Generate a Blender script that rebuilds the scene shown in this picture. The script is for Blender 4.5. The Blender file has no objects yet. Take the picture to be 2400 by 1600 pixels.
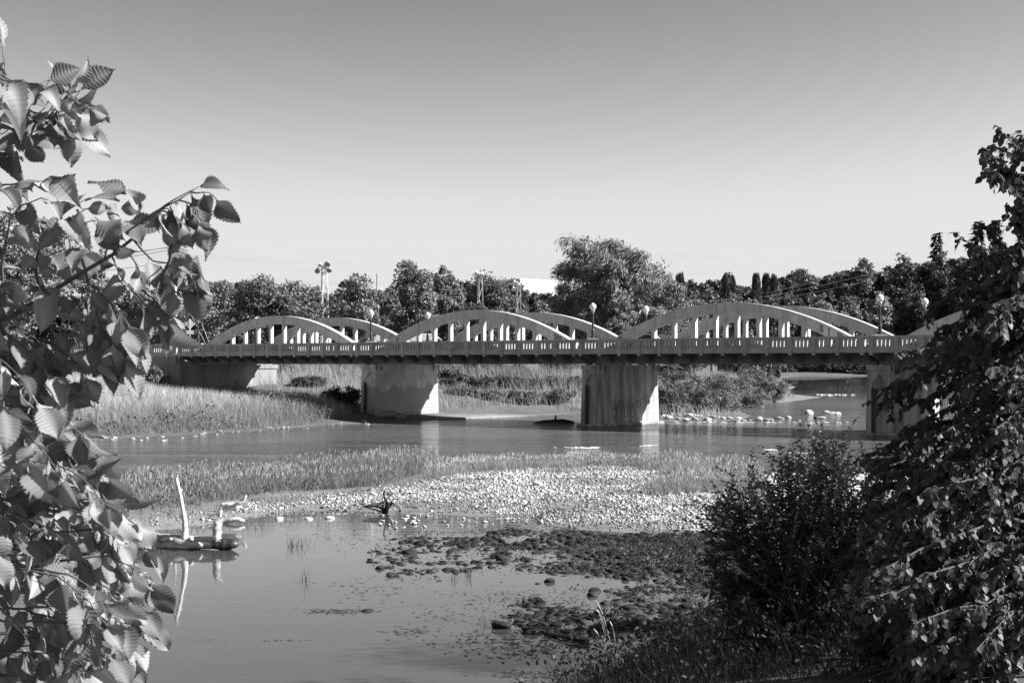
import bpy, bmesh, math, random
import numpy as np
from mathutils import Vector

# ------------------------------------------------------------------ camera, sky, sun, exposure
scene = bpy.context.scene
COL = scene.collection
HC, FP, CX, HY = 4.405, 3500.0, 1200.0, 853.0      # eye height, focal length (photo px), centre column, horizon row

cam_d = bpy.data.cameras.new("camera")
cam = bpy.data.objects.new("camera", cam_d); COL.objects.link(cam)
cam.location = (0, 0, HC); cam.rotation_euler = (math.radians(90), 0, 0)
cam_d.sensor_width = 36.0; cam_d.lens = FP * 36.0 / 2400.0
cam_d.shift_y = (HY - 800.0) / 2400.0
cam_d.clip_start = 0.1; cam_d.clip_end = 8000
cam_d.dof.use_dof = True; cam_d.dof.focus_distance = 75.0; cam_d.dof.aperture_fstop = 24.0
scene.camera = cam

SUN_AZ, SUN_EL = math.radians(-5), math.radians(33.5)   # azimuth from +X towards +Y
SUN = Vector((math.cos(SUN_EL) * math.cos(SUN_AZ), math.cos(SUN_EL) * math.sin(SUN_AZ), math.sin(SUN_EL)))
sl = bpy.data.lights.new("sun", 'SUN'); sl.energy = 5.0; sl.angle = math.radians(0.5); sl.color = (1, 0.995, 0.99)
so = bpy.data.objects.new("sun", sl); COL.objects.link(so)
so.rotation_euler = SUN.to_track_quat('Z', 'Y').to_euler(); so.location = (60, 10, 80)

world = bpy.data.worlds.new("World"); scene.world = world; world.use_nodes = True
wn, wl = world.node_tree.nodes, world.node_tree.links
wn.clear()
sky = wn.new("ShaderNodeTexSky"); sky.sky_type = 'NISHITA'; sky.sun_disc = False
sky.sun_elevation = SUN_EL; sky.sun_rotation = math.atan2(SUN.x, SUN.y)
sky.air_density = 1.0; sky.dust_density = 0.6; sky.ozone_density = 1.0
sep = wn.new("ShaderNodeSeparateColor")                    # black-and-white film behind a red filter
mr = wn.new("ShaderNodeMath"); mr.operation = 'MULTIPLY'; mr.inputs[1].default_value = 0.92
mg = wn.new("ShaderNodeMath"); mg.operation = 'MULTIPLY_ADD'; mg.inputs[1].default_value = 0.08
bg = wn.new("ShaderNodeBackground"); bg.inputs["Strength"].default_value = 0.08
wo = wn.new("ShaderNodeOutputWorld")
wl.new(sky.outputs[0], sep.inputs[0]); wl.new(sep.outputs[0], mr.inputs[0])
wl.new(sep.outputs[1], mg.inputs[0]); wl.new(mr.outputs[0], mg.inputs[2])
mc = wn.new("ShaderNodeMath"); mc.operation = 'MINIMUM'; mc.inputs[1].default_value = 6.0       # the film's contrast
mp_ = wn.new("ShaderNodeMath"); mp_.operation = 'POWER'; mp_.inputs[1].default_value = 1.95
mk_ = wn.new("ShaderNodeMath"); mk_.operation = 'MULTIPLY'; mk_.inputs[1].default_value = 0.332
wl.new(mg.outputs[0], mc.inputs[0]); wl.new(mc.outputs[0], mp_.inputs[0]); wl.new(mp_.outputs[0], mk_.inputs[0])
tc_ = wn.new("ShaderNodeTexCoord"); mpc = wn.new("ShaderNodeMapping"); mpc.inputs["Scale"].default_value = (5, 5, 110)   # thin low cloud wisps
nz_ = wn.new("ShaderNodeTexNoise"); nz_.inputs["Scale"].default_value = 1.3; nz_.inputs["Detail"].default_value = 6
rg_ = wn.new("ShaderNodeMapRange"); sx_ = wn.new("ShaderNodeSeparateXYZ"); rz_ = wn.new("ShaderNodeMapRange"); mw_ = wn.new("ShaderNodeMath"); mw_.operation = 'MULTIPLY_ADD'
wl.new(tc_.outputs["Generated"], mpc.inputs[0]); wl.new(mpc.outputs[0], nz_.inputs["Vector"]); wl.new(nz_.outputs["Fac"], rg_.inputs[0])
for i_, v_ in enumerate((.52, .72, 0.0, -.16)): rg_.inputs[i_ + 1].default_value = v_
wl.new(tc_.outputs["Generated"], sx_.inputs[0]); wl.new(sx_.outputs["Z"], rz_.inputs[0])
for i_, v_ in enumerate((.055, .085, 1.0, 0.0)): rz_.inputs[i_ + 1].default_value = v_
mw2 = wn.new("ShaderNodeMath"); mw2.operation = 'MULTIPLY'
wl.new(rg_.outputs[0], mw2.inputs[0]); wl.new(rz_.outputs[0], mw2.inputs[1])
wl.new(mw2.outputs[0], mw_.inputs[0]); sm_ = wn.new("ShaderNodeMath"); sm_.operation = 'SMOOTH_MIN'; sm_.inputs[1].default_value = 3.85; sm_.inputs[2].default_value = 2.0     # the film's shoulder
wl.new(mk_.outputs[0], sm_.inputs[0])
wl.new(sm_.outputs[0], mw_.inputs[1]); wl.new(sm_.outputs[0], mw_.inputs[2])
wl.new(mw_.outputs[0], bg.inputs[0]); wl.new(bg.outputs[0], wo.inputs[0])

vs = scene.view_settings
vs.view_transform = 'Standard'; vs.look = 'None'; vs.gamma = 1.0; vs.use_curve_mapping = False; vs.exposure = 1.35
scene.cycles.use_denoising = True
scene.cycles.max_bounces = 6; scene.cycles.diffuse_bounces = 3; scene.cycles.glossy_bounces = 3
scene.cycles.transmission_bounces = 4; scene.cycles.transparent_max_bounces = 4

R = np.random.default_rng(7)
random.seed(7)

# ------------------------------------------------------------------ helpers
def W(px, py, z=0.0):
    """photo pixel -> ground point at height z"""
    Y = (HC - z) * FP / (py - HY)
    return ((px - CX) / FP * Y, Y)
def PW(px, py, Y):
    """photo pixel at a known distance -> world point"""
    return np.array(((px - CX) / FP * Y, Y, HC - (py - HY) / FP * Y))

def wloc(o):
    v = Vector((0, 0, 0))
    while o is not None:
        v += o.location; o = o.parent
    return v

def mk(name, V, F, mat, parent=None, tone=None, smooth=False, local=False):
    """one mesh object; V world coordinates (or local to the parent)"""
    V = np.asarray(V, dtype=np.float64).reshape(-1, 3)
    if not local and parent is not None:
        V = V - np.array(wloc(parent))
    me = bpy.data.meshes.new(name)
    if isinstance(F, np.ndarray):
        n, k = F.shape
        me.vertices.add(len(V)); me.vertices.foreach_set("co", V.ravel())
        me.loops.add(n * k); me.loops.foreach_set("vertex_index", F.astype(np.int32).ravel())
        me.polygons.add(n); me.polygons.foreach_set("loop_start", np.arange(0, n * k, k, dtype=np.int32))
        me.update(calc_edges=True)
    else:
        me.from_pydata([tuple(v) for v in V], [], F); me.update()
    if smooth:
        me.polygons.foreach_set("use_smooth", np.ones(len(me.polygons), dtype=bool))
    if tone is not None:
        at = me.attributes.new("tone", 'FLOAT', 'POINT')
        at.data.foreach_set("value", np.asarray(tone, dtype=np.float32))
    me.materials.append(mat)
    o = bpy.data.objects.new(name, me); COL.objects.link(o); o.parent = parent
    return o

def empty(name, loc, label, cat, group=None, parent=None):
    o = bpy.data.objects.new(name, None); COL.objects.link(o)
    o.location = loc; o.empty_display_size = 0.5
    return tag(o, label, cat, group)
def tag(o, label, cat, group=None):
    o["label"] = label; o["category"] = cat
    if group: o["group"] = group
    return o
def kind(o, k):
    o["kind"] = k; return o
def dup(o, loc=None, label=None, parent=None):
    c = o.copy(); COL.objects.link(c); c.parent = parent
    if loc is not None: c.location = loc
    if label: c["label"] = label
    for ch in list(o.children): dup(ch, None, None, c)
    return c

class MB:
    """mesh builder for boxes, prisms, tubes"""
    def __init__(s): s.v = []; s.f = []
    def add(s, V, F):
        b = len(s.v); s.v += [tuple(p) for p in V]; s.f += [tuple(i + b for i in q) for q in F]
    def hexa(s, P):
        s.add(P, [(0, 3, 2, 1), (4, 5, 6, 7), (0, 1, 5, 4), (1, 2, 6, 5), (2, 3, 7, 6), (3, 0, 4, 7)])
    def box(s, a, b):
        (x0, y0, z0), (x1, y1, z1) = a, b
        s.hexa([(x0, y0, z0), (x1, y0, z0), (x1, y1, z0), (x0, y1, z0), (x0, y0, z1), (x1, y0, z1), (x1, y1, z1), (x0, y1, z1)])
    def tube(s, pts, rad, n=8, cap=True):
        pts = [np.array(p, float) for p in pts]
        if not hasattr(rad, '__len__'): rad = [rad] * len(pts)
        b = len(s.v); u = None
        for i, p in enumerate(pts):
            d = pts[min(i + 1, len(pts) - 1)] - pts[max(i - 1, 0)]; d /= (np.linalg.norm(d) + 1e-9)
            if u is None:
                u = np.cross(d, (0, 0, 1) if abs(d[2]) < .9 else (1, 0, 0))
            u = u - d * np.dot(u, d); u /= (np.linalg.norm(u) + 1e-9); w = np.cross(d, u)
            for k in range(n):
                a = 2 * math.pi * k / n
                s.v.append(tuple(p + rad[i] * (math.cos(a) * u + math.sin(a) * w)))
        for i in range(len(pts) - 1):
            for k in range(n):
                k2 = (k + 1) % n
                s.f.append((b + i * n + k, b + i * n + k2, b + (i + 1) * n + k2, b + (i + 1) * n + k))
        if cap:
            s.f.append(tuple(b + k for k in range(n))[::-1])
            s.f.append(tuple(b + (len(pts) - 1) * n + k for k in range(n)))
    def lathe(s, c, prof, n=16):
        s.tube([(c[0], c[1], c[2] + z) for r, z in prof], [r for r, z in prof], n)
    def prism(s, poly, ext):
        """planar polygon (3D points) extruded along vector ext"""
        n = len(poly); e = np.array(ext)
        V = [np.array(p, float) for p in poly] + [np.array(p, float) + e for p in poly]
        F = [tuple(range(n))[::-1], tuple(range(n, 2 * n))] + [(i, (i + 1) % n, n + (i + 1) % n, n + i) for i in range(n)]
        s.add(V, F)
    def build(s, name, mat, parent=None, smooth=False, local=False, tone=None):
        o = mk(name, s.v, s.f, mat, parent, smooth=smooth, local=local, tone=tone)
        bm = bmesh.new(); bm.from_mesh(o.data); bmesh.ops.recalc_face_normals(bm, faces=bm.faces); bm.to_mesh(o.data); bm.free()
        return o

def frames(d, n):
    d = d / (np.linalg.norm(d, axis=1, keepdims=True) + 1e-9)
    x = np.cross(d, n); x /= (np.linalg.norm(x, axis=1, keepdims=True) + 1e-9)
    z = np.cross(x, d)
    return np.stack([x, d, z], axis=2)            # columns: side, axis, normal
def scatter(tv, tf, pos, M, sc):
    pos = np.asarray(pos); n = len(pos)
    sc = np.asarray(sc, float)
    if sc.ndim == 1: sc = np.repeat(sc[:, None], 3, axis=1)
    V = np.einsum('nij,nkj->nki', M, tv[None] * sc[:, None, :]) + pos[:, None]
    F = (tf[None] + (np.arange(n) * len(tv))[:, None, None]).reshape(-1, tf.shape[1])
    return V.reshape(-1, 3), F
def rdir(n, rng=R):
    v = rng.normal(size=(n, 3)); return v / np.linalg.norm(v, axis=1, keepdims=True)
class Acc:
    def __init__(s): s.V = []; s.F = []; s.T = []; s.n = 0
    def add(s, V, F, T):
        s.V.append(V); s.F.append(F + s.n); s.T.append(T); s.n += len(V)
    def build(s, name, mat, parent=None, smooth=False):
        return mk(name, np.concatenate(s.V), np.concatenate(s.F), mat, parent, tone=np.concatenate(s.T), smooth=smooth)

def vnoise(x, y, seed=0):
    """smooth value noise in [0,1]"""
    xi, yi = np.floor(x).astype(np.int64), np.floor(y).astype(np.int64)
    xf, yf = x - xi, y - yi
    def h(a, b):
        v = np.sin(a * 127.1 + b * 311.7 + seed * 74.7) * 43758.5453
        return v - np.floor(v)
    u, v = xf * xf * (3 - 2 * xf), yf * yf * (3 - 2 * yf)
    return (h(xi, yi) * (1 - u) + h(xi + 1, yi) * u) * (1 - v) + (h(xi, yi + 1) * (1 - u) + h(xi + 1, yi + 1) * u) * v

# ------------------------------------------------------------------ materials (a black-and-white place)
def newmat(name):
    m = bpy.data.materials.new(name); m.use_nodes = True
    nt = m.node_tree; nt.nodes.clear()
    out = nt.nodes.new("ShaderNodeOutputMaterial")
    return m, nt.nodes, nt.links, out
def noise_node(N, L, scale, detail=4, stretch=(1, 1, 1), rough=.6):
    g = N.new("ShaderNodeNewGeometry"); mp = N.new("ShaderNodeMapping")
    mp.inputs["Scale"].default_value = stretch
    L.new(g.outputs["Position"], mp.inputs["Vector"])
    t = N.new("ShaderNodeTexNoise"); t.inputs["Scale"].default_value = scale; t.inputs["Detail"].default_value = detail
    t.inputs["Roughness"].default_value = rough
    L.new(mp.outputs[0], t.inputs["Vector"])
    return t.outputs["Fac"]
def math_node(N, L, op, a, b=None, c=None, clamp=False):
    m = N.new("ShaderNodeMath"); m.operation = op; m.use_clamp = clamp
    for i, q in enumerate((a, b, c)):
        if q is None: continue
        if isinstance(q, (int, float)): m.inputs[i].default_value = q
        else: L.new(q, m.inputs[i])
    return m.outputs[0]
def maprange(N, L, val, a, b, c, d):
    m = N.new("ShaderNodeMapRange"); L.new(val, m.inputs[0])
    for i, q in enumerate((a, b, c, d)): m.inputs[i + 1].default_value = q
    return m.outputs[0]

def solid(name, lo, hi, rough=.7, scale=3.0, stretch=(1, 1, 1), bump=0.0, bscale=20.0, spec=.3, tone=False, streak=0.0, detail=5, metallic=0.0):
    m, N, L, out = newmat(name)
    p = N.new("ShaderNodeBsdfPrincipled"); p.inputs["Roughness"].default_value = rough
    p.inputs["Specular IOR Level"].default_value = spec; p.inputs["Metallic"].default_value = metallic
    v = maprange(N, L, noise_node(N, L, scale, detail, stretch), .3, .7, lo, hi)
    if streak:
        s = maprange(N, L, noise_node(N, L, 1.6, 5, (1, 1, .09)), .42, .66, 1.0, 1.0 - streak)
        v = math_node(N, L, 'MULTIPLY', v, s)
    if tone:
        a = N.new("ShaderNodeAttribute"); a.attribute_name = "tone"
        v = math_node(N, L, 'MULTIPLY', v, a.outputs["Fac"])
    L.new(v, p.inputs["Base Color"])
    if bump:
        b = N.new("ShaderNodeBump"); b.inputs["Strength"].default_value = bump; b.inputs["Distance"].default_value = .03
        L.new(noise_node(N, L, bscale, 6), b.inputs["Height"]); L.new(b.outputs[0], p.inputs["Normal"])
    L.new(p.outputs[0], out.inputs[0])
    return m
def leafmat(name, alb, trans=.35, rough=.45, spec=.35, back=1.0, talb=None):
    m, N, L, out = newmat(name)
    a = N.new("ShaderNodeAttribute"); a.attribute_name = "tone"
    g = N.new("ShaderNodeNewGeometry")
    v = math_node(N, L, 'MULTIPLY', a.outputs["Fac"], alb)
    if back != 1.0:
        bk = maprange(N, L, g.outputs["Backfacing"], 0, 1, 1.0, back)
        v = math_node(N, L, 'MULTIPLY', v, bk)
    p = N.new("ShaderNodeBsdfPrincipled"); p.inputs["Roughness"].default_value = rough; p.inputs["Specular IOR Level"].default_value = spec
    t = N.new("ShaderNodeBsdfTranslucent")
    L.new(v, p.inputs["Base Color"])
    tv = math_node(N, L, 'MULTIPLY', a.outputs["Fac"], talb if talb else alb)
    L.new(tv, t.inputs["Color"])
    mx = N.new("ShaderNodeMixShader"); mx.inputs[0].default_value = trans
    L.new(p.outputs[0], mx.inputs[1]); L.new(t.outputs[0], mx.inputs[2]); L.new(mx.outputs[0], out.inputs[0])
    return m

M_paint = solid("bridge_paint", .47, .61, .75, 2.0, bump=.08, bscale=14, streak=.22, detail=9)
M_rail = solid("railing_paint", .32, .45, .75, 2.2, bump=.05, bscale=14, streak=.26, detail=9)
M_conc = solid("weathered_concrete", .17, .56, .85, .9, (1, 1, .3), bump=.25, bscale=9, streak=.45, detail=9)
M_abut = solid("abutment_concrete", .19, .32, .85, .6, (1, 1, .3), bump=.15, bscale=9, streak=.3)
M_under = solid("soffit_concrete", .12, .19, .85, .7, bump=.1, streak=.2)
M_patch = solid("patch_paint", .17, .2, .8, 1.0)
M_joint = solid("dark_joint", .22, .3, .9, 1.0)
M_patch2 = solid("pale_patch_paint", .62, .66, .8, 1.0)
M_asph = solid("asphalt", .05, .07, .9, 4.0)
M_steel = solid("dark_steel", .02, .035, .55, 5.0)
M_spray = solid("spray_paint", .08, .12, .6, 6.0)
M_spray2 = solid("faded_spray_paint", .36, .42, .7, 6.0)
M_black = solid("black_metal", .02, .03, .4, 5.0, spec=.5)
M_globe = solid("milk_glass", .74, .80, .25, 2.0, spec=.5)
M_collar = solid("lamp_collar", .3, .36, .5, 4.0)
M_galv = solid("galvanised_steel", .55, .7, .5, 5.0)
M_white = solid("white_sheet", .80, .88, .6, 2.0)
M_bark = solid("bark", .10, .2, .9, 2.0, (1, 1, .25), bump=.4, bscale=10)
M_twig = solid("twig_bark", .07, .13, .8, 20.0)
M_drift = solid("bleached_wood", .36, .82, .8, 9, (1, 1, .3), bump=.35, bscale=18)
M_logw = solid("weathered_log", .14, .66, .85, 7, (.35, 1, 1), bump=.4, bscale=12)
M_wet = solid("wet_wood", .015, .03, .5, 4.0, spec=.5)
M_stone = solid("river_stone", .75, 1.0, .85, 7.0, tone=True, bump=.15, bscale=25)
M_wetst = solid("wet_stone", .75, 1.0, .75, 7.0, tone=True, bump=.2, bscale=25, spec=.2)
M_grass = leafmat("pale_grass", 1.0, .3, .7, .1)
M_leaf = leafmat("tree_leaf", 1.0, .25, .5, .25)
M_elm = leafmat("elm_leaf", 1.0, .30, .55, .25, back=1.3, talb=1.2)
M_bush = leafmat("bush_leaf", 1.0, .22, .5, .22)
# ------------------------------------------------------------------ terrain
LB = [(-1500, 60), (-60, 76), W(-60, 1050), W(200, 1031), W(480, 1016), W(700, 1002), W(770, 995), W(860, 991), W(960, 988), W(1040, 983),
      W(1150, 979), W(1280, 973), W(1365, 968), (7.8, 127), (9.2, 116), W(1505, 989), W(1560, 987), W(1650, 986), W(1740, 985),
      W(1765, 974), W(1728, 959), W(1735, 947), W(1800, 945), W(1860, 940), W(1927, 931), W(1880, 926), W(1845, 922), W(1872, 908), W(1850, 898),
      W(1835, 888), (86, 470), (105, 545), (160, 560), (300, 552), (1500, 520), (1500, 3600), (-1500, 3600)]
BAR = [W(-150, 1290), W(200, 1262), W(345, 1244), W(430, 1238), W(520, 1224), W(580, 1212), W(640, 1203), W(700, 1197), W(860, 1199), W(960, 1204),
       W(1080, 1209), W(1235, 1211), W(1268, 1230), W(1400, 1243), W(1600, 1250), W(1790, 1262), (9, 41), (14, 50), W(2150, 1112),
       W(1900, 1113), W(1760, 1108), W(1600, 1098), W(1400, 1092), W(1000, 1097), W(700, 1112), W(450, 1126), W(200, 1152), W(-150, 1185)]
RB = [(-400, -10), (-30, 8), (-8, 15), (-1, 18.6), W(1400, 1606), W(1475, 1530), W(1560, 1486), W(1660, 1440), W(1722, 1385), W(1745, 1320), W(1755, 1260),
      (7.6, 41), (13.5, 49), W(2180, 1120), (24, 60), (44, 70), (110, 90), (1500, 130), (1500, -500), (-400, -500)]

def polysd(px, py, poly):
    P = np.array(poly, float); A = P; B = np.roll(P, -1, axis=0)
    d2 = np.full(px.shape, 1e18); ins = np.zeros(px.shape, bool)
    for (ax, ay), (bx, by) in zip(A, B):
        ex, ey = bx - ax, by - ay
        t = np.clip(((px - ax) * ex + (py - ay) * ey) / (ex * ex + ey * ey + 1e-12), 0, 1)
        d2 = np.minimum(d2, (px - ax - t * ex) ** 2 + (py - ay - t * ey) ** 2)
        c = ((ay > py) != (by > py)) & (px < ex * (py - ay) / (ey if ey else 1e-12) + ax)
        ins ^= c
    d = np.sqrt(d2)
    return np.where(ins, d, -d)

BV = np.array((-.7826, .6225)); CV = np.array((.6225, .7826)); D0 = 85.5      # bridge axis, cross axis, distance of the near parapet
def BP(s, t, z):
    q = s * BV + (D0 + t) * CV
    return (q[0], q[1], HC + z)

def sstep(v, a, b):
    q = np.clip((v - a) / (b - a), 0, 1); return q * q * (3 - 2 * q)

def height(x, y):
    x = np.asarray(x, float); y = np.asarray(y, float)
    n1 = vnoise(x * .22, y * .22, 1) - .5; n2 = vnoise(x * .9, y * .9, 2) - .5
    l = polysd(x, y, LB); b = polysd(x, y, BAR); r = polysd(x, y, RB)
    hl = .12 * np.clip(l, 0, 3) / 3 + 1.5 * sstep(l, 1.5, 15) + 1.2 * sstep(l, 14, 34) + 1.9 * sstep(l, 34, 70) + (.45 * n1 + .16 * n2) * sstep(l, 2, 10)
    # low sandy beach between the first two piers and behind them
    beach = np.exp(-(((x + 1.0) / 8.0) ** 2 + ((y - 122) / 9.0) ** 2))
    hl = hl * (1 - .8 * beach) + .12 * beach
    hl = hl - 1.25 * np.exp(-(((x + 23) / 9.0) ** 2 + ((y - 131) / 9.0) ** 2))
    hl = hl + 34 * sstep(l, 25, 260) * sstep(y, 540, 640) * sstep(x, 60, 230)
    hb = .34 * (1 - np.exp(-np.clip(b, 0, 50) / 2.2)) + .05 * n2
    hr = 2.75 * (1 - np.exp(-np.clip(r, 0, 99) / 9.0)) + .12 * n2
    h = np.where(l > 0, hl, np.where(b > 0, hb, -9))
    h = np.maximum(h, np.where(r > 0, hr, -9))
    dmin = np.maximum(np.maximum(l, b), r)
    # a shelf of stones just under the surface of the pond
    shelf = polysd(x, y, [W(820, 1330), W(900, 1255), W(1250, 1235), W(1720, 1240), W(1730, 1500), W(1480, 1530), W(1180, 1500), W(1120, 1440), W(1250, 1390), W(1000, 1370)])
    bed = -.9 * (1 - np.exp(np.clip(dmin, -80, 0) / 5.0)) - .05
    bed = np.maximum(bed, np.where(shelf > -1.5, -.03 + .05 * n2 + .1 * np.minimum(shelf, 0), -9))
    h = np.where(h > -1, h, bed)
    # embankment carrying the road off the left end of the bridge
    s = x * BV[0] + y * BV[1]; t = x * CV[0] + y * CV[1] - D0
    side = np.maximum(.6 - t, t - 10.4) + 1.6 * np.clip(112.0 - s, 0, 9) * ((t < .3) | (t > 12.2))
    emb = 5.25 - np.clip(side, 0, 99) / 1.4 - .9 * sstep(-t, -1, 1.5)
    emb = np.where(s > 107.2, emb, -9)
    return np.maximum(h, np.where(l > 0, emb, -9))

def axis(parts):
    out = []
    for a, b, st in parts: out += list(np.arange(a, b, st))
    return np.array(out)
gx = axis([(-1500, -300, 60), (-300, -90, 12), (-90, -45, 2.5), (-45, 45, .5), (45, 110, 2.5), (110, 300, 12), (300, 1501, 60)])
gy = axis([(-400, -40, 40), (-40, 14, 3), (14, 150, .5), (150, 240, 1.5), (240, 700, 10), (700, 3601, 100)])
GX, GY = np.meshgrid(gx, gy)
GZ = height(GX, GY)
nx, ny = len(gx), len(gy)
ii = np.arange(nx * ny).reshape(ny, nx)
GF = np.stack([ii[:-1, :-1], ii[:-1, 1:], ii[1:, 1:], ii[1:, :-1]], axis=-1).reshape(-1, 4)
lw = polysd(GX, GY, LB); bw = polysd(GX, GY, BAR)
# what the ground is made of: pale gravel and sand against soil and turf
gravel = np.where(bw > -.4, 1.0, 0.0)
sand = np.exp(-(((GX + .5) / 7.5) ** 2 + ((GY - 121) / 8.0) ** 2)) * (lw > -.5)
shore = np.where((lw > -.5) & (lw < 1.6) & (GX > -9), .55, 0)
spit = ((GX > 22) & (GX < 62) & (lw < 7) & (lw > -.5)) * .7
tone = .085 + .05 * vnoise(GX * .5, GY * .5, 4)
tone = np.where(gravel > 0, .17, tone); tone = np.maximum(tone, sand * .30); tone = np.maximum(tone, shore * .22); tone = np.maximum(tone, spit * .26)
M_ground = solid("soil_and_gravel", .65, 1.25, .95, 2.5, bump=.5, bscale=5, tone=True, detail=8)
ground = mk("ground", np.stack([GX, GY, GZ], -1), GF, M_ground, tone=tone.ravel(), smooth=True)
kind(ground, "structure"); ground["label"] = "river banks, gravel bar and low hills"
def gh(x, y):
    return float(height(np.array([x]), np.array([y]))[0])

# ------------------------------------------------------------------ water
def watermat(name, base, rough, sx, sy, strength, dist, calm=False):
    m, N, L, out = newmat(name)
    p = N.new("ShaderNodeBsdfPrincipled"); p.inputs["Roughness"].default_value = rough
    p.inputs["IOR"].default_value = 1.33; p.inputs["Specular IOR Level"].default_value = .5
    p.inputs["Base Color"].default_value = (base, base, base, 1)
    n1 = noise_node(N, L, 1.0, 3, (sx, sy, 1), .55)
    n2 = noise_node(N, L, 1.0, 3, (sx * 4.3, sy * 4.3, 1), .6)
    big = maprange(N, L, noise_node(N, L, .05, 3, (1, 1.8, 1)), .38, .62, .25, 1.0)
    h = math_node(N, L, 'MULTIPLY_ADD', n2, .35, n1)
    h = math_node(N, L, 'MULTIPLY', h, big)
    if calm:                                                             # long current streaks; a still pool beyond the riffle
        st = maprange(N, L, noise_node(N, L, 1.0, 4, (.05, .42, 1)), .40, .60, .08, 1.9)
        h = math_node(N, L, 'MULTIPLY', h, st)
        g = N.new("ShaderNodeNewGeometry"); sx_ = N.new("ShaderNodeSeparateXYZ"); L.new(g.outputs["Position"], sx_.inputs[0])
        far = maprange(N, L, sx_.outputs["Y"], 175, 225, 1.0, .04)
        h = math_node(N, L, 'MULTIPLY', h, far)
        L.new(maprange(N, L, far, .04, 1.0, .02, rough), p.inputs["Roughness"])
        L.new(math_node(N, L, 'MULTIPLY', maprange(N, L, far, .04, 1.0, .3, 1.0), base), p.inputs["Base Color"])
    b = N.new("ShaderNodeBump"); b.inputs["Strength"].default_value = strength; b.inputs["Distance"].default_value = dist
    L.new(h, b.inputs["Height"]); L.new(b.outputs[0], p.inputs["Normal"])
    L.new(p.outputs[0], out.inputs[0])
    return m
M_pond = watermat("still_pond_water", .06, .02, .5, 1.2, .10, .05)
M_river = watermat("rippled_river_water", .11, .10, .8, 2.4, 1.0, .6, True)
mid = [(-400, 47.5), W(-150, 1235), W(200, 1205), W(450, 1178), W(640, 1160), W(1000, 1150), W(1400, 1160), W(1700, 1165), (11, 47), (24, 52)]
bm = bmesh.new(); bm.faces.new([bm.verts.new((x, y, 0)) for x, y in [(-400, -300)] + mid[:-1] + [(11, -300)]][::-1])
me = bpy.data.meshes.new("pond_water"); bmesh.ops.triangulate(bm, faces=bm.faces); bmesh.ops.recalc_face_normals(bm, faces=bm.faces)
for f in bm.faces:
    if f.normal.z < 0: f.normal_flip()
bm.to_mesh(me); bm.free(); me.materials.append(M_pond)
pond = kind(bpy.data.objects.new("pond_water", me), "structure"); COL.objects.link(pond); pond["label"] = "calm shallow backwater in the foreground"
bm = bmesh.new(); bm.faces.new([bm.verts.new((x, y, 0)) for x, y in mid + [(1500, 52), (1500, 700), (-400, 700)]])
me = bpy.data.meshes.new("river_water"); bmesh.ops.triangulate(bm, faces=bm.faces)
for f in bm.faces:
    f.normal_update()
    if f.normal.z < 0: f.normal_flip()
bm.to_mesh(me); bm.free(); me.materials.append(M_river)
river = kind(bpy.data.objects.new("river_water", me), "structure"); COL.objects.link(river); river["label"] = "rippled river flowing under the bridge"

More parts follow.
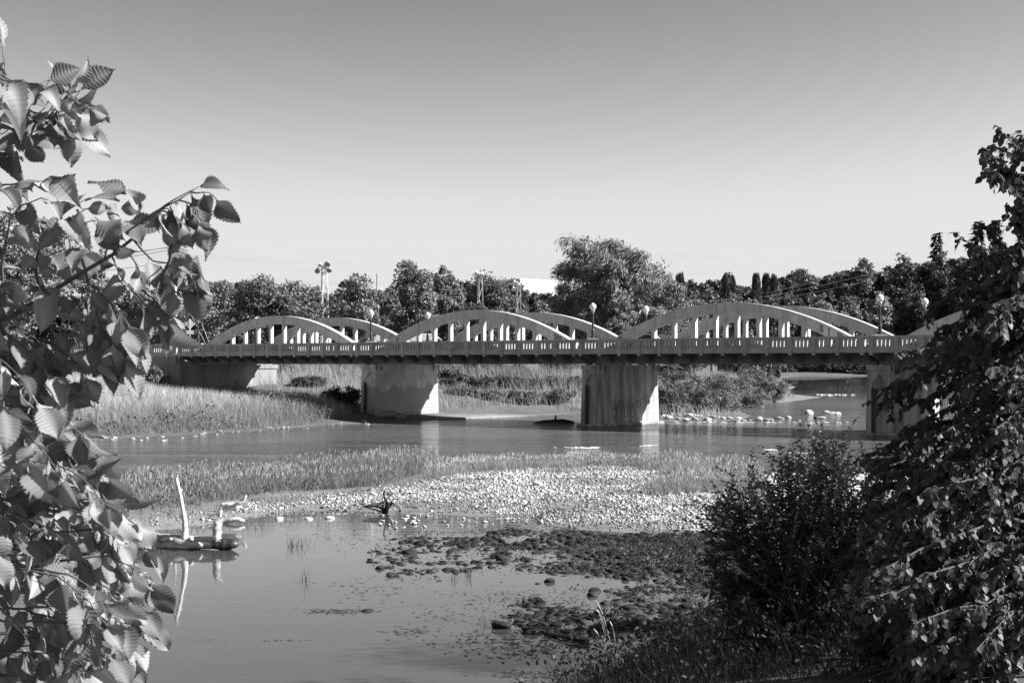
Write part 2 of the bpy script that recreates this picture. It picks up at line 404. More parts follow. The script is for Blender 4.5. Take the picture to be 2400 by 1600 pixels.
# ------------------------------------------------------------------ the bridge
SPAN = 22.0
J = [40.15 + SPAN * k for k in range(-2, 4)]           # joints: -3.85, 18.15, 40.15, 62.15, 84.15, 106.15
b3 = np.array((BV[0], BV[1], 0)); c3 = np.array((CV[0], CV[1], 0)); z3 = np.array((0, 0, 1.0))
bridge = empty("arch_bridge", BP(62.15, 5.3, -HC), "long pale concrete bowstring arch bridge crossing the river on tall piers", "bridge")
def bbox(mb, s0, s1, t0, t1, z0, z1):
    mb.hexa([BP(s0, t0, z0), BP(s1, t0, z0), BP(s1, t1, z0), BP(s0, t1, z0), BP(s0, t0, z1), BP(s1, t0, z1), BP(s1, t1, z1), BP(s0, t1, z1)])
WID = 10.8
BAY = 21.4 / 13
def arch_top(x): return 4.13 - .0286 * x * x
arch_names = []
for k in range(5):
    s0, s1 = J[k], J[k + 1]; sc_ = (s0 + s1) / 2
    posts = [s1 - .3 - j * BAY for j in range(14)]
    # deck with its slab, girders and cross beams
    mb = MB(); bbox(mb, s0 + .02, s1 - .02, 0.06, WID - .06, .735, .97)
    for ta, tb in ((.03, 1.45), (WID - 1.45, WID - .03)): bbox(mb, s0 + .02, s1 - .02, ta, tb, .972, 1.10)
    bbox(mb, s0 + .02, s1 - .02, 0.0, .055, .70, .985); bbox(mb, s0 + .02, s1 - .02, WID - .055, WID, .70, .985)
    deck = mb.build("deck", M_rail, bridge)
    mb = MB(); bbox(mb, s0 + .05, s1 - .05, 2.3, 8.5, .972, .99); mb.build("road_surface", M_asph, deck)
    for tc in (1.95, 8.85):
        mb = MB(); bbox(mb, s0 + .08, s1 - .08, tc - .30, tc + .30, 0.0, .732); bbox(mb, s0 + .08, s1 - .08, tc - .27, tc + .27, .975, 1.25)
        mb.build("girder", M_under, deck)
    for sp in posts:
        mb = MB(); h = .13
        for side in (0, 1):
            f = (lambda t: t) if not side else (lambda t: WID - t)
            mb.prism([BP(sp - h, f(.02), .58), BP(sp - h, f(.25), .56), BP(sp - h, f(1.63), .1), BP(sp - h, f(1.63), .73), BP(sp - h, f(.02), .73)], b3 * 2 * h)
        bbox(mb, sp - h, sp + h, 2.27, 8.53, .12, .73)
        mb.build("floor_beam", M_under, deck)
    # arches with hangers
    for tc in (1.95, 8.85):
        mb = MB(); N_ = 44; xs = np.linspace(-10.95, 10.95, N_ + 1)
        def prof(off):
            out = []
            for x in xs:
                sl = -.0572 * x; nrm = np.array((-sl, 1.0)); nrm /= np.linalg.norm(nrm)
                out.append((x - nrm[0] * off, arch_top(x) - nrm[1] * off))
            return out
        def strip(o0, o1, hw):
            a, b = prof(o0), prof(o1); base = len(mb.v)
            for (xa, za), (xb, zb) in zip(a, b):
                mb.v += [BP(sc_ + xa, tc - hw, za), BP(sc_ + xa, tc + hw, za), BP(sc_ + xb, tc + hw, zb), BP(sc_ + xb, tc - hw, zb)]
            for i in range(N_):
                p = base + 4 * i
                mb.f += [(p, p + 1, p + 5, p + 4), (p + 1, p + 2, p + 6, p + 5), (p + 2, p + 3, p + 7, p + 6), (p + 3, p, p + 4, p + 7)]
            mb.f += [(base, base + 3, base + 2, base + 1), (base + 4 * N_, base + 4 * N_ + 1, base + 4 * N_ + 2, base + 4 * N_ + 3)]
        strip(.03, .69, .225); strip(0, .10, .255); strip(.61, .72, .255)
        for sp in posts[1:-1]:
            x = sp - sc_; sl = -.0572 * x; q = math.sqrt(1 + sl * sl)
            zt, zb = arch_top(x) - .08 * q, arch_top(x) - .64 * q
            if zb < 1.0: continue
            mb.hexa([BP(sp + d, tc + e, z) for z in (zb, zt) for d, e in ((-.17, -.25), (.17, -.25), (.17, .25), (-.17, .25))])
        nf0 = len(mb.f)
        for sp in posts[1:-1]:                                           # thin dark lines along the panel joints
            x = sp - sc_; q = math.sqrt(1 + (.0572 * x) ** 2)
            zt, zb = arch_top(x) - .11 * q, arch_top(x) - .60 * q
            if zb < 1.0: continue
            for xo in (-.185, .185):
                dz = -.0572 * x * xo
                mb.hexa([BP(sp + xo + d_, tc + e_, z + dz) for z in (zb, zt) for d_, e_ in ((-.012, -.2285), (.012, -.2285), (.012, .2285), (-.012, .2285))])
        arch = mb.build("arch", M_paint, bridge)
        arch.data.materials.append(M_joint)
        for p_ in list(arch.data.polygons)[nf0:]: p_.material_index = 1
        for j in range(3, 11):
            sp = posts[j]; x = sp - sc_; zt = arch_top(x) - .66
            mb = MB(); bbox(mb, sp - .13, sp + .13, tc - .16, tc + .16, 1.22, zt); mb.build("hanger", M_paint, arch)
        if tc < 5 and k >= 1:
            pl = {2: [(-8.6, -8.2), (-7.7, -7.0), (8.9, 8.3), (7.6, 7.2)], 3: [(8.0, 7.7), (8.9, 8.6), (-8.4, -7.7), (-7.5, -7.2)]}.get(k, [])
            for xa, xb in pl:
                r = .0 if k == 2 or xa < 0 else .14
                xa, xb = max(xa, xb), min(xa, xb)
                P = []
                for x, o in ((xa, .13 + r), (xb, .13 + r), (xb, .58 - r), (xa, .58 - r)):
                    P.append(BP(sc_ + x, tc - .232, arch_top(x) - o * math.sqrt(1 + (.0572 * x) ** 2)))
                mb = MB(); mb.prism(P, c3 * .006); mb.build("paint_patch", M_patch, arch)
    # parapets
    for side in (0, 1):
        ta, tb = (0.02, .24) if side == 0 else (WID - .24, WID - .02)
        mb = MB(); bbox(mb, s0 + .02, s1 - .02, ta - .03, tb + .03, 1.60, 1.735); bbox(mb, s0 + .02, s1 - .02, ta + .01, tb - .01, 1.545, 1.597)
        bbox(mb, s0 + .02, s1 - .02, ta, tb, .99, 1.075)
        par = mb.build("parapet", M_rail, bridge)
        for j, sp in enumerate(posts):
            mb = MB(); w_ = .15
            bbox(mb, sp - w_, sp + w_, ta - .055, tb + .04, .70, 1.64)
            bbox(mb, sp - .11, sp + .11, ta - .045, tb + .10, .555, .698)
            mb.build("post", M_rail, par)
            if j < 13:
                mb = MB(); a, b = sp - .15, sp - BAY + .15; n = 5
                for i in range(n):
                    q = a + (b - a) * (i + .5) / n
                    bbox(mb, q - .062, q + .062, ta + .02, tb - .02, 1.07, 1.55)
                bbox(mb, a, a - .06, ta + .02, tb - .02, 1.07, 1.55); bbox(mb, b + .06, b, ta + .02, tb - .02, 1.07, 1.55)
                mb.build("baluster_panel", M_rail, par)

# piers
def pier_pt_px(px, py, s):
    u = (px - CX) / FP; th = math.atan2(3500, 4400) - math.atan(u)
    d = s / math.tan(th); q = s * BV + d * CV
    return d - D0, -(py - HY) / FP * q[1]
M_pier_painted = None
def painted_concrete():
    """lower part painted over in darker grey with a ragged upper edge"""
    m, N, L, out = newmat("half_painted_concrete")
    p = N.new("ShaderNodeBsdfPrincipled"); p.inputs["Roughness"].default_value = .85
    up = maprange(N, L, noise_node(N, L, 1.3, 7, (1, 1, .5)), .3, .7, .3, .66)
    lo = maprange(N, L, noise_node(N, L, .5, 3), .3, .7, .26, .32)
    g = N.new("ShaderNodeNewGeometry"); sx = N.new("ShaderNodeSeparateXYZ"); L.new(g.outputs["Position"], sx.inputs[0])
    w_ = math_node(N, L, 'MULTIPLY_ADD', noise_node(N, L, .75, 4), 2.6, sx.outputs["Z"])
    fac = maprange(N, L, w_, 3.72, 3.98, 0, 1)
    mx = N.new("ShaderNodeMix"); L.new(fac, mx.inputs[0]); L.new(lo, mx.inputs[2]); L.new(up, mx.inputs[3])
    L.new(mx.outputs[0], p.inputs["Base Color"])
    b = N.new("ShaderNodeBump"); b.inputs["Strength"].default_value = .15; b.inputs["Distance"].default_value = .03
    L.new(noise_node(N, L, 9, 6), b.inputs["Height"]); L.new(b.outputs[0], p.inputs["Normal"])
    L.new(p.outputs[0], out.inputs[0]); return m
M_half = painted_concrete()
for k in (1, 2, 3, 4):
    sj = J[k] - .1; mat = M_half if k == 4 else M_conc
    mb = MB(); zb, zt = -HC - 1.2, -.40; hb, ht = .86, .74
    # battered shaft
    def shaft(h0, h1, t0a, t0b, t1a, t1b, z0, z1):
        mb.hexa([BP(sj - h0, t0a, z0), BP(sj + h0, t0a, z0), BP(sj + h0, t0b, z0), BP(sj - h0, t0b, z0),
                 BP(sj - h1, t1a, z1), BP(sj + h1, t1a, z1), BP(sj + h1, t1b, z1), BP(sj - h1, t1b, z1)])
    shaft(hb, ht, 1.56, 9.25, 1.70, 9.13, zb, zt)
    shaft(hb + .22, hb + .2, 1.28, 9.5, 1.28, 9.5, zb, -HC + .12)
    pier = mb.build("pier", mat, bridge)
    mb = MB(); bbox(mb, sj - ht - .05, sj + ht + .05, 1.43, 9.38, -.397, -.05)
    mb.build("pier_cap", mat, pier)
    # framed nose with a pointed recess
    mb = MB()
    e = .13
    def q(s, z):
        f = (z - zb) / (zt - zb); return BP(sj + s, 1.56 * (1 - f) + 1.70 * f - e, z)
    L_, Rr, pl, pr, pz = .78, -.78, .46, -.60, -1.05
    mb.prism([q(L_ + .08, zb), q(L_ - .02, zt), q(0.0, zt), q(-.05, -.62), q(pl, -1.25), q(pl, zb)], c3 * (e + .02))
    mb.prism([q(Rr - .08, zb), q(pr, zb), q(pr, -1.25), q(-.05, -.62), q(0.0, zt), q(Rr + .02, zt)][::-1], c3 * (e + .02))
    mb.build("pier_nose", mat, pier)
    mb = MB(); bbox(mb, sj + .24, sj + .455, 1.48, 1.55, -HC - .3, -1.5); mb.build("dark_strip", M_steel, pier)  # flat dark upright strip along the left side of the recess
    for zj in (-2.42, -.95):
        f = (zj - zb) / (zt - zb); hh = hb * (1 - f) + ht * f + .004
        mb = MB(); bbox(mb, sj - hh, sj + hh, 1.65, 9.05, zj - .018, zj + .018); mb.build("construction_joint", M_joint, pier)
    for tc in (1.95, 8.85):
        mb = MB()
        for ds in (-.42, .42): bbox(mb, sj + ds - .18, sj + ds + .18, tc - .22, tc + .22, -.05, -.002)
        mb.build("bearing", M_steel, pier)
        mb = MB()
        for dt in (-.25, .3): bbox(mb, sj - ht - .09, sj - ht - .052, tc + dt - .05, tc + dt + .05, -.42 if dt < 0 else -.5, -.1)
        mb.build("drain_slot", M_steel, pier)
    if k == 3:
        def stroke(mb, pts, w=.022):
            P = []
            pp = [np.array(p, float) for p in pts]
            for i in range(len(pp) - 1):      # Catmull-Rom through the points
                p0, p1, p2, p3 = pp[max(i - 1, 0)], pp[i], pp[i + 1], pp[min(i + 2, len(pp) - 1)]
                for u in np.linspace(0, 1, 5)[:-1]:
                    P.append(.5 * ((2 * p1) + (-p0 + p2) * u + (2 * p0 - 5 * p1 + 4 * p2 - p3) * u * u + (-p0 + 3 * p1 - 3 * p2 + p3) * u ** 3))
            P.append(pp[-1]); out = []
            for x, y in P:
                t, z = pier_pt_px(1390 + x / 13.835, 900 + y / 13.835, sj - .8)
                f = (z - zb) / (zt - zb); h = hb * (1 - f) + ht * f
                out.append(BP(sj - h - .004, t, z))
            mb.tube(out, w, 6)
        mb = MB()
        for st in ([(640, 545), (605, 620), (600, 760), (615, 900), (640, 1010), (675, 1110), (710, 1100), (735, 1000), (752, 900), (745, 870), (700, 830), (680, 785), (620, 800)],
                   [(640, 545), (690, 540), (712, 590), (690, 660), (660, 710)], [(740, 640), (690, 720), (710, 800), (750, 860)], [(740, 640), (715, 650), (680, 710)],
                   [(735, 760), (765, 735), (795, 765), (770, 795), (740, 770), (765, 765)], [(720, 560), (720, 620), (750, 670), (850, 680), (890, 760), (905, 850), (900, 960), (860, 1050), (800, 1040)],
                   [(760, 830), (800, 820), (825, 850)],
                   [(820, 550), (830, 610), (870, 660), (950, 700), (1000, 780), (1015, 870), (1000, 960), (960, 1030), (890, 1020)], [(880, 690), (900, 790), (945, 885)],
                   [(820, 550), (940, 550), (935, 620), (930, 690)], [(940, 690), (1000, 630), (1060, 650), (1110, 710), (1130, 760), (1120, 900), (1110, 1020), (1050, 1040), (980, 1020)],
                   [(1130, 720), (1060, 640), (1065, 570), (1105, 520), (1145, 560), (1157, 620), (1135, 660), (1150, 690)],
                   [(1030, 740), (1120, 740)], [(1150, 700), (1190, 650), (1260, 630), (1320, 660), (1355, 760), (1350, 900), (1320, 1010), (1270, 1050), (1220, 1010), (1170, 1030), (1110, 1010)],
                   [(1150, 770), (1220, 860), (1200, 940)], [(1210, 720), (1260, 690), (1300, 720), (1255, 780), (1215, 730), (1270, 720)]):
            stroke(mb, st)
        g1 = mb.build("graffiti", M_spray, pier); g1["label"] = "dark bubble letters sprayed on the pier"
        mb = MB()
        for st in ([(1390, 540), (1480, 560), (1430, 620), (1380, 600)], [(1470, 500), (1680, 490)], [(1530, 520), (1550, 700), (1500, 740)], [(1410, 690), (1470, 690), (1440, 750)]):
            stroke(mb, st, .03)
        mb.build("graffiti", M_spray, pier)
        mb = MB()
        for st in ([(1540, 800), (1550, 880), (1600, 915), (1720, 905), (1830, 850), (1950, 840), (2060, 845)], [(1640, 660), (1680, 770), (1720, 850)], [(1730, 475), (2040, 470)],
                   [(1760, 500), (1740, 600), (1790, 620), (1800, 510)], [(1830, 490), (1850, 620)], [(1900, 500), (2040, 520), (2030, 600), (1880, 630), (1900, 500)], [(1620, 640), (2060, 620)], [(1560, 780), (1640, 790), (1660, 900)],
                   [(1800, 640), (1790, 740), (1840, 840)], [(1900, 660), (1910, 830)]):
            stroke(mb, st, .018)
        mb.build("graffiti", M_spray2, pier)

# abutment and wing wall at the left end
mb = MB(); bbox(mb, 106.45, 109.0, .35, 12.2, -HC - .5, -.42); bbox(mb, 106.35, 109.0, .2, 12.3, -.417, -.06); bbox(mb, 107.0, 109.0, .3, 12.2, -.057, .70)
ab = mb.build("abutment", M_abut, bridge)
mb = MB(); bbox(mb, 106.3, 122, -.02, .5, .02, .695); bbox(mb, 106.6, 107.9, -.05, -.022, .06, .66); bbox(mb, 111.4, 122, -.05, -.022, .06, .66); bbox(mb, 107.9, 111.4, -.05, -.022, .52, .66); bbox(mb, 107.9, 111.4, -.05, -.022, .06, .16)
bbox(mb, 106.0, 122, .1, .345, -4.3, -.36); bbox(mb, 105.95, 122, .04, .345, -.357, .017)
ww = mb.build("wing_wall", M_abut, bridge)
mb = MB(); bbox(mb, 105.6, 108.3, -.06, .035, -.31, -.04); mb.build("paint_patch", M_patch, ww)
mb = MB(); bbox(mb, 106.4, 125, .0, .26, .70, 1.07); bbox(mb, 106.4, 125, -.03, .29, 1.6, 1.735); bbox(mb, 106.4, 125, .03, .23, 1.54, 1.597)
par = mb.build("parapet", M_rail, bridge)
for i, sp in enumerate((106.75, 109.9, 113.05, 116.2, 119.35, 122.5)):
    mb = MB(); bbox(mb, sp - .42, sp + .42, -.05, .31, 1.0, 1.66); mb.build("post", M_rail, par)
    mb = MB()
    for jx in range(7):
        q = sp + .5 + (2.15) * (jx + .5) / 7 ; bbox(mb, q - .075, q + .075, .05, .21, 1.06, 1.55)
    mb.build("baluster_panel", M_rail, par)

# ------------------------------------------------------------------ things on the bridge
def lamp(s, t, label):
    base = BP(s, t, 1.25 if abs(t - 1.95) < .5 or abs(t - 8.85) < .5 else 1.1)
    e = empty("street_lamp", base, label, "street lamp", "globe lamps along the bridge")
    return e
lp = lamp(62.15, 1.95, "white globe lamp on a black post at the near side above the graffitied pier")
mb = MB(); mb.lathe((0, 0, 0), [(.2, .58), (.2, .68), (.14, .74), (.12, 1.15), (.085, 1.3), (.07, 2.35), (.09, 2.38), (.06, 2.44)], 14); mb.build("pole", M_black, lp, smooth=False, local=True)
mb = MB(); mb.box((-.32, -.32, -.3), (.32, .32, .5)); mb.box((-.40, -.40, .5), (.40, .40, .6)); mb.build("base", M_paint, lp, local=True)
mb = MB(); mb.lathe((0, 0, 2.43), [(.06, 0), (.13, .08), (.15, .2), (.1, .26)], 14); mb.build("collar", M_collar, lp, smooth=True, local=True)
mb = MB(); pr = [(.24 * math.sin(a), 2.87 - .245 * math.cos(a)) for a in np.linspace(.12, math.pi - .12, 13)]; mb.lathe((0, 0, 0), pr, 22); gl = mb.build("globe", M_globe, lp, smooth=True, local=True)
mb = MB(); mb.lathe((0, 0, 0), [(.001, 3.10), (.05, 3.11), (.04, 3.16), (.001, 3.19)], 8); mb.build("finial", M_collar, gl, local=True)
for s, t, lb in ((62.15, 8.85, "white globe lamp at the far side just left of the third span arch"),
                 (84.15, 1.95, "white globe lamp on a black post at the near side above the half-painted pier"),
                 (84.15, 8.85, "white globe lamp at the far side rising behind the middle arch"),
                 (40.15, 1.95, "white globe lamp on a black post at the near side by the right pier"),
                 (40.15, 8.85, "white globe lamp at the far side among the dark right hand leaves"),
                 (105.6, 1.95, "white globe lamp at the left end of the bridge near the diamond sign"),
                 (105.6, 8.85, "white globe lamp hidden behind the crown of the leftmost arch")):
    q = dup(lp, BP(s, t, 1.25), lb)

# yellow-type diamond warning sign with a tab and its post
sx_, sy_, _ = PW(445, 800, 140)
e = empty("warning_sign", (sx_, sy_, HC + 1.0), "diamond road sign with a small tab below, on a post at the left bridge end", "road sign")
mb = MB(); mb.tube([(0, 0, 0), (0, 0, 3.15)], .045, 8); mb.box((-.16, -.05, 0.0), (.16, .05, 1.15)); mb.build("post", M_galv, e, local=True)
mb = MB(); r_ = .50; mb.prism([(0, -.06, 2.75 - r_), (r_, -.06, 2.75), (0, -.06, 2.75 + r_), (-r_, -.06, 2.75)], (0, .012, 0)); mb.box((-.03, -.085, 2.3), (.03, -.062, 3.2)); mb.build("sign_plate", M_white, e, local=True)
mb = MB(); mb.box((-.36, -.07, 1.8), (.36, -.055, 2.16)); mb.build("tab_plate", M_white, e, local=True)
# bollard-like white marker left of the pole
sx_, sy_, _ = PW(394, 800, 146)
e = empty("fire_hydrant", (sx_, sy_, HC + 1.2), "short pale hydrant-like post beyond the left parapet", "post")
mb = MB(); mb.lathe((0, 0, 0), [(.16, 0), (.14, .1), (.14, 1.0), (.17, 1.05), (.1, 1.25), (.02, 1.3)], 10); mb.build("body", M_white, e, local=True)
mb = MB(); mb.lathe((0, 0, 1.3), [(.3, 0), (.32, .06), (.05, .25)], 10); mb.build("cap", M_black, e, local=True)

# car crossing the bridge in the far lane
def car(s, t, label):
    p = BP(s, t, .99)
    e = empty("car", p, label, "car"); e.rotation_euler = (0, 0, math.atan2(BV[1], BV[0])); e.scale = (1, 1, .86)
    top = [(-2.1, .62), (-2.05, .85), (-1.3, .95), (-.75, 1.38), (.55, 1.42), (1.25, 1.0), (1.9, .92), (2.15, .75), (2.15, .35), (-2.1, .35)]
    mb = MB(); w0 = .82; n = len(top)
    A = [(x, -w0 * (.86 if z > 1.1 else 1), z) for x, z in top]; B = [(x, w0 * (.86 if z > 1.1 else 1), z) for x, z in top]
    mb.add(A + B, [tuple(range(n)), tuple(range(n, 2 * n))[::-1]] + [(i, n + i, n + (i + 1) % n, (i + 1) % n) for i in range(n)])
    mb.build("body", M_galv, e, local=True)
    for sgn in (-1, 1):
        mb = MB(); mb.prism([(-1.15, sgn * .825, .98), (-.7, sgn * .735, 1.33), (.5, sgn * .735, 1.36), (1.1, sgn * .825, 1.0)], (0, sgn * .012, 0)); mb.build("window", M_black, e, local=True)
    mb = MB(); mb.prism([(-1.27, -.66, 1.0), (-1.27, .66, 1.0), (-.8, .6, 1.37), (-.8, -.6, 1.37)], (-.02, 0, .02)); mb.build("windscreen", M_black, e, local=True)
    for x in (-1.3, 1.35):
        for y in (-.74, .74):
            mb = MB(); mb.tube([(x, y - .1, .32), (x, y + .1, .32)], .32, 16); wh = mb.build("wheel", M_steel, e, local=True)
            mb = MB(); mb.tube([(x, y - .108, .32), (x, y + .108, .32)], .19, 12); mb.build("rim", M_galv, wh, local=True)
    return e
car(60.4, 6.9, "pale car whose roof shows above the parapet beside the third span arch")
# ------------------------------------------------------------------ trees and bushes
T_LEAF = np.array([(0, 0, 0), (.32, .38, .07), (0, 1, -.06), (-.32, .38, .07)]) ; F_LEAF = np.array([(0, 1, 2, 3)])
T_LEAF2 = np.array([(0, 0, 0), (.30, .22, .05), (.36, .55, .03), (0, 1, -.1), (-.36, .55, .03), (-.30, .22, .05)]); F_LEAF2 = np.array([(0, 1, 2, 3), (0, 3, 4, 5)])
T_WIL = np.array([(0, 0, 0), (.05, .45, .01), (0, 1, -.04), (-.05, .45, .01)])

def crown(acc, lobes, n, size, alb, spread=.35, tv=T_LEAF, tf=F_LEAF, hang=None, rng=R, clump=None, fill=.55):
    """leaf clumps spread through a set of ellipsoid lobes; lobes: (centre, radii)"""
    vol = np.array([r[0] * r[1] * r[2] for c, r in lobes]) ** (2 / 3.); share = vol / vol.sum()
    for (c, r), sh in zip(lobes, share):
        c = np.array(c, float); r = np.array(r, float); m = int(n * sh)
        rc = clump if clump else .22 * (r[0] * r[1] * r[2]) ** (1 / 3.)
        nc = max(6, int(2.6 * (r[0] * r[2] + r[0] * r[1]) / rc ** 2 / 3))
        d = rdir(nc, rng); rad = rng.uniform(fill, 1.0, nc) ** .7 * rng.uniform(.82, 1.1, nc)
        cc = c + d * r * rad[:, None]
        ci = rng.integers(0, nc, m); dd = rdir(m, rng)
        dd[:, 2] = np.where(rng.random(m) < .6, np.abs(dd[:, 2]), dd[:, 2])
        cr = rc * rng.uniform(.6, 1.35, nc)[ci]
        p = cc[ci] + dd * (cr * rng.uniform(.45, 1.1, m))[:, None] * np.array((1.15, 1.15, .8))
        nr = dd * .8 + rdir(m, rng) * .75 + np.array((0, 0, .35)) + d[ci] * .3
        ax = rdir(m, rng) + dd * .5 + (np.array(hang) * 1.6 if hang is not None else np.array((0, 0, -.4)))
        M = frames(ax, nr); sc = size * rng.uniform(.6, 1.35, m)
        V, F = scatter(tv, tf, p, M, sc)
        t = alb * rng.uniform(.72, 1.3, nc)[ci] * rng.uniform(.8, 1.2, m)
        acc.add(V, F, np.repeat(t, len(tv)))

def trunkset(base, top, r0, limbs, mat, parent, rng=R):
    mb = MB(); base = np.array(base, float); top = np.array(top, float)
    n = 7; pts = [base + (top - base) * i / n + np.array((rng.normal() * .12, rng.normal() * .12, 0)) * (i > 0) * np.linalg.norm(top - base) * .06 for i in range(n + 1)]
    pts[0] = base - np.array((0, 0, .5))
    mb.tube(pts, [r0 * (1.25 if i == 0 else 1 - .8 * i / n) for i in range(n + 1)], 8)
    for L_ in limbs:
        i = rng.integers(2, n - 1); a = pts[i]; e = np.array(L_, float); m_ = (a + e) / 2 + np.array((0, 0, .1 * np.linalg.norm(e - a)))
        r = r0 * (1 - .8 * i / n) * .6
        mb.tube([a, a * .55 + m_ * .45, m_, m_ * .5 + e * .5, e], [r, r * .8, r * .6, r * .4, r * .12], 6)
    return mb.build("trunk", mat, parent, smooth=True)

LEAFN = 1.7; ALB = 1.45
def tree(name, label, px, ty, hw, Y, n=6000, size=.32, alb=.1, lobes=5, base=.12, cat="tree", group="trees beyond the bridge", aspect=.85, seed=0, hang=None, tv=T_LEAF, tf=F_LEAF, clump=None, zb=None):
    rng = np.random.default_rng(1000 + int(px) + seed)
    x = (px - CX) / FP * Y; zt = HC - (ty - HY) / FP * Y; rx = hw / FP * Y
    z0 = gh(x, Y) if zb is None else zb
    e = empty(name, (x, Y, z0), label, cat, group)
    H = zt - z0; cz = z0 + H * (base + (1 - base) * .5); rz = H * (1 - base) * .5
    lb = [((x, Y, cz - rz * .08), (rx * .82, rx * aspect, rz * .86))]
    for i in range(lobes):
        a = 2 * math.pi * (i + rng.uniform(-.3, .3)) / lobes; f = rng.uniform(.35, .62); zz = rng.uniform(-.55, .62)
        q = math.sqrt(max(.1, 1 - zz * zz))
        lb.append(((x + math.cos(a) * rx * f * q, Y + math.sin(a) * rx * f * q * aspect, cz + zz * rz), (rx * rng.uniform(.34, .5), rx * .42, min(rx * .5, rz * rng.uniform(.28, .42)))))
    lb.append(((x + rng.uniform(-.2, .2) * rx, Y, cz + rz * .62), (rx * .45, rx * .45, rz * .38)))
    acc = Acc(); crown(acc, lb, int(n * LEAFN), size * 1.08, alb * ALB, tv=tv, tf=tf, hang=hang, rng=rng, clump=clump, fill=.4)
    acc.build("crown", M_leaf, e)
    trunkset((x, Y, z0), (x, Y, cz + rz * .4), max(.12, .022 * H), [np.array(c) for c, r in lb[1:6]], M_bark, e, rng)
    return e

def conifer(name, label, px, ty, hw, Y, n=2500, alb=.05, zb=None, col=False, group="dark evergreens on the skyline"):
    rng = np.random.default_rng(int(px) + 5)
    x = (px - CX) / FP * Y; zt = HC - (ty - HY) / FP * Y; rx = hw / FP * Y; z0 = gh(x, Y) if zb is None else zb
    e = empty(name, (x, Y, z0), label, "tree", group)
    H = zt - z0; acc = Acc()
    if col:
        u = rng.uniform(.02, 1, n); rr = rx * np.minimum(1, np.sqrt(np.clip(1 - u, 0, 1)) * 1.5) * rng.uniform(.6, 1.15, n) * (.8 + .35 * np.sin(u * 19 + rng.uniform(0, 6)) + .25 * np.sin(u * 41 + 1))
        a = rng.uniform(0, 2 * math.pi, n); p = np.stack([x + np.cos(a) * rr, Y + np.sin(a) * rr, z0 + u * H], 1)
        ax = np.stack([np.cos(a) * .4, np.sin(a) * .4, np.ones(n)], 1); nr = np.stack([np.cos(a), np.sin(a), np.full(n, .3)], 1) + rdir(n, rng) * .5
        V, F = scatter(T_LEAF, F_LEAF, p, frames(ax, nr), H * .06 * rng.uniform(.6, 1.6, n))
        acc.add(V, F, np.repeat(alb * rng.uniform(.6, 1.4, n), 4))
    else:
        nt = int(11 + H * .6)
        for i in range(nt):
            u = (i + .5) / nt; r = rx * (1 - u) ** .85 * rng.uniform(.85, 1.15) + .15; zz = z0 + H * (.06 + .93 * u)
            m = max(5, int(n / nt * (1.25 - u)))
            nb = max(5, int(9 * (1 - u) + 4)); a = rng.integers(0, nb, m) * 2 * math.pi / nb + i * 1.3 + rng.normal(size=m) * .12
            f = np.sqrt(rng.random(m)); p = np.stack([x + np.cos(a) * r * f, Y + np.sin(a) * r * f, zz - r * .28 * f ** 1.5 + rng.normal(size=m) * .05 * H / nt], 1)
            ax = np.stack([np.cos(a), np.sin(a), np.full(m, -.35)], 1) + rdir(m, rng) * .45; nr = np.array((0, 0, 1.0)) + rdir(m, rng) * .5
            V, F = scatter(T_LEAF, F_LEAF, p, frames(ax, nr), H * .04 * rng.uniform(.7, 1.5, m))
            acc.add(V, F, np.repeat(alb * rng.uniform(.6, 1.4, m), 4))
    acc.build("crown", M_leaf, e)
    trunkset((x, Y, z0), (x, Y, z0 + H * .93), .016 * H + .05, [], M_bark, e, rng)
    return e

# left of the bridge, seen through and beside the foreground elm
tree("tall_tree", "tall pale leafy tree at the left edge behind the foreground elm", 40, 478, 150, 165, 12000, .36, .16, 7, .05)
tree("leafy_tree", "thin topped tree between the left edge tree and the utility pole", 205, 570, 70, 185, 5000, .36, .15, 5, .05)
tree("leafy_tree", "low rounded tree just left of the utility pole behind elm leaves", 345, 640, 75, 200, 5000, .36, .12, 5, .05)
tree("leafy_tree", "dark low tree directly behind the utility pole and diamond sign", 400, 715, 70, 180, 5000, .34, .10, 5, .02)
tree("leafy_tree", "pale feathery tree between the utility pole and the dark round tree", 492, 643, 75, 215, 6500, .36, .13, 5, .02, clump=1.3)
tree("broad_tree", "broad dark round tree behind the leftmost arch", 622, 649, 112, 180, 11000, .36, .085, 8, .02, clump=1.5)
tree("leafy_tree", "low tree filling the gap below the tall floodlight mast", 712, 700, 60, 200, 4500, .34, .10, 5, .02)
tree("leafy_tree", "dark small tree just left of the tall floodlight mast", 738, 672, 40, 230, 3500, .36, .08, 4, .02)
tree("candle_tree", "dark tree with pale upright candle tufts right of the tall floodlight mast", 832, 654, 78, 175, 10000, .34, .10, 7, .02, clump=1.1, hang=(0, 0, .8))
tree("leafy_tree", "small tree behind the near lamp of the first pier", 905, 668, 45, 210, 3500, .36, .10, 4, .02)
tree("tall_tree", "tall ragged tree left of the middle arch crown, highest of its clump", 972, 610, 62, 190, 8000, .34, .11, 7, .02, clump=1.2)
tree("broad_tree", "broad mid grey tree leaning right behind the middle arch", 1045, 629, 62, 200, 8000, .36, .115, 6, .02)
tree("dark_tree", "dark tree behind the middle lattice mast", 1148, 632, 66, 215, 8000, .36, .075, 7, .02, clump=1.4)
tree("leafy_tree", "dark tree just left of the white building", 1212, 648, 40, 235, 5000, .38, .075, 5, .02)
tree("leafy_tree", "low bright bush-like tree below the white building", 1268, 700, 45, 200, 4000, .32, .14, 5, .02)
tree("leafy_tree", "dark round tree in front of the white building", 1285, 668, 30, 260, 3000, .40, .085, 4, .02)
tree("leafy_tree", "low dark tree behind the crown of the middle arch", 1120, 705, 65, 190, 4500, .32, .07, 5, .02)

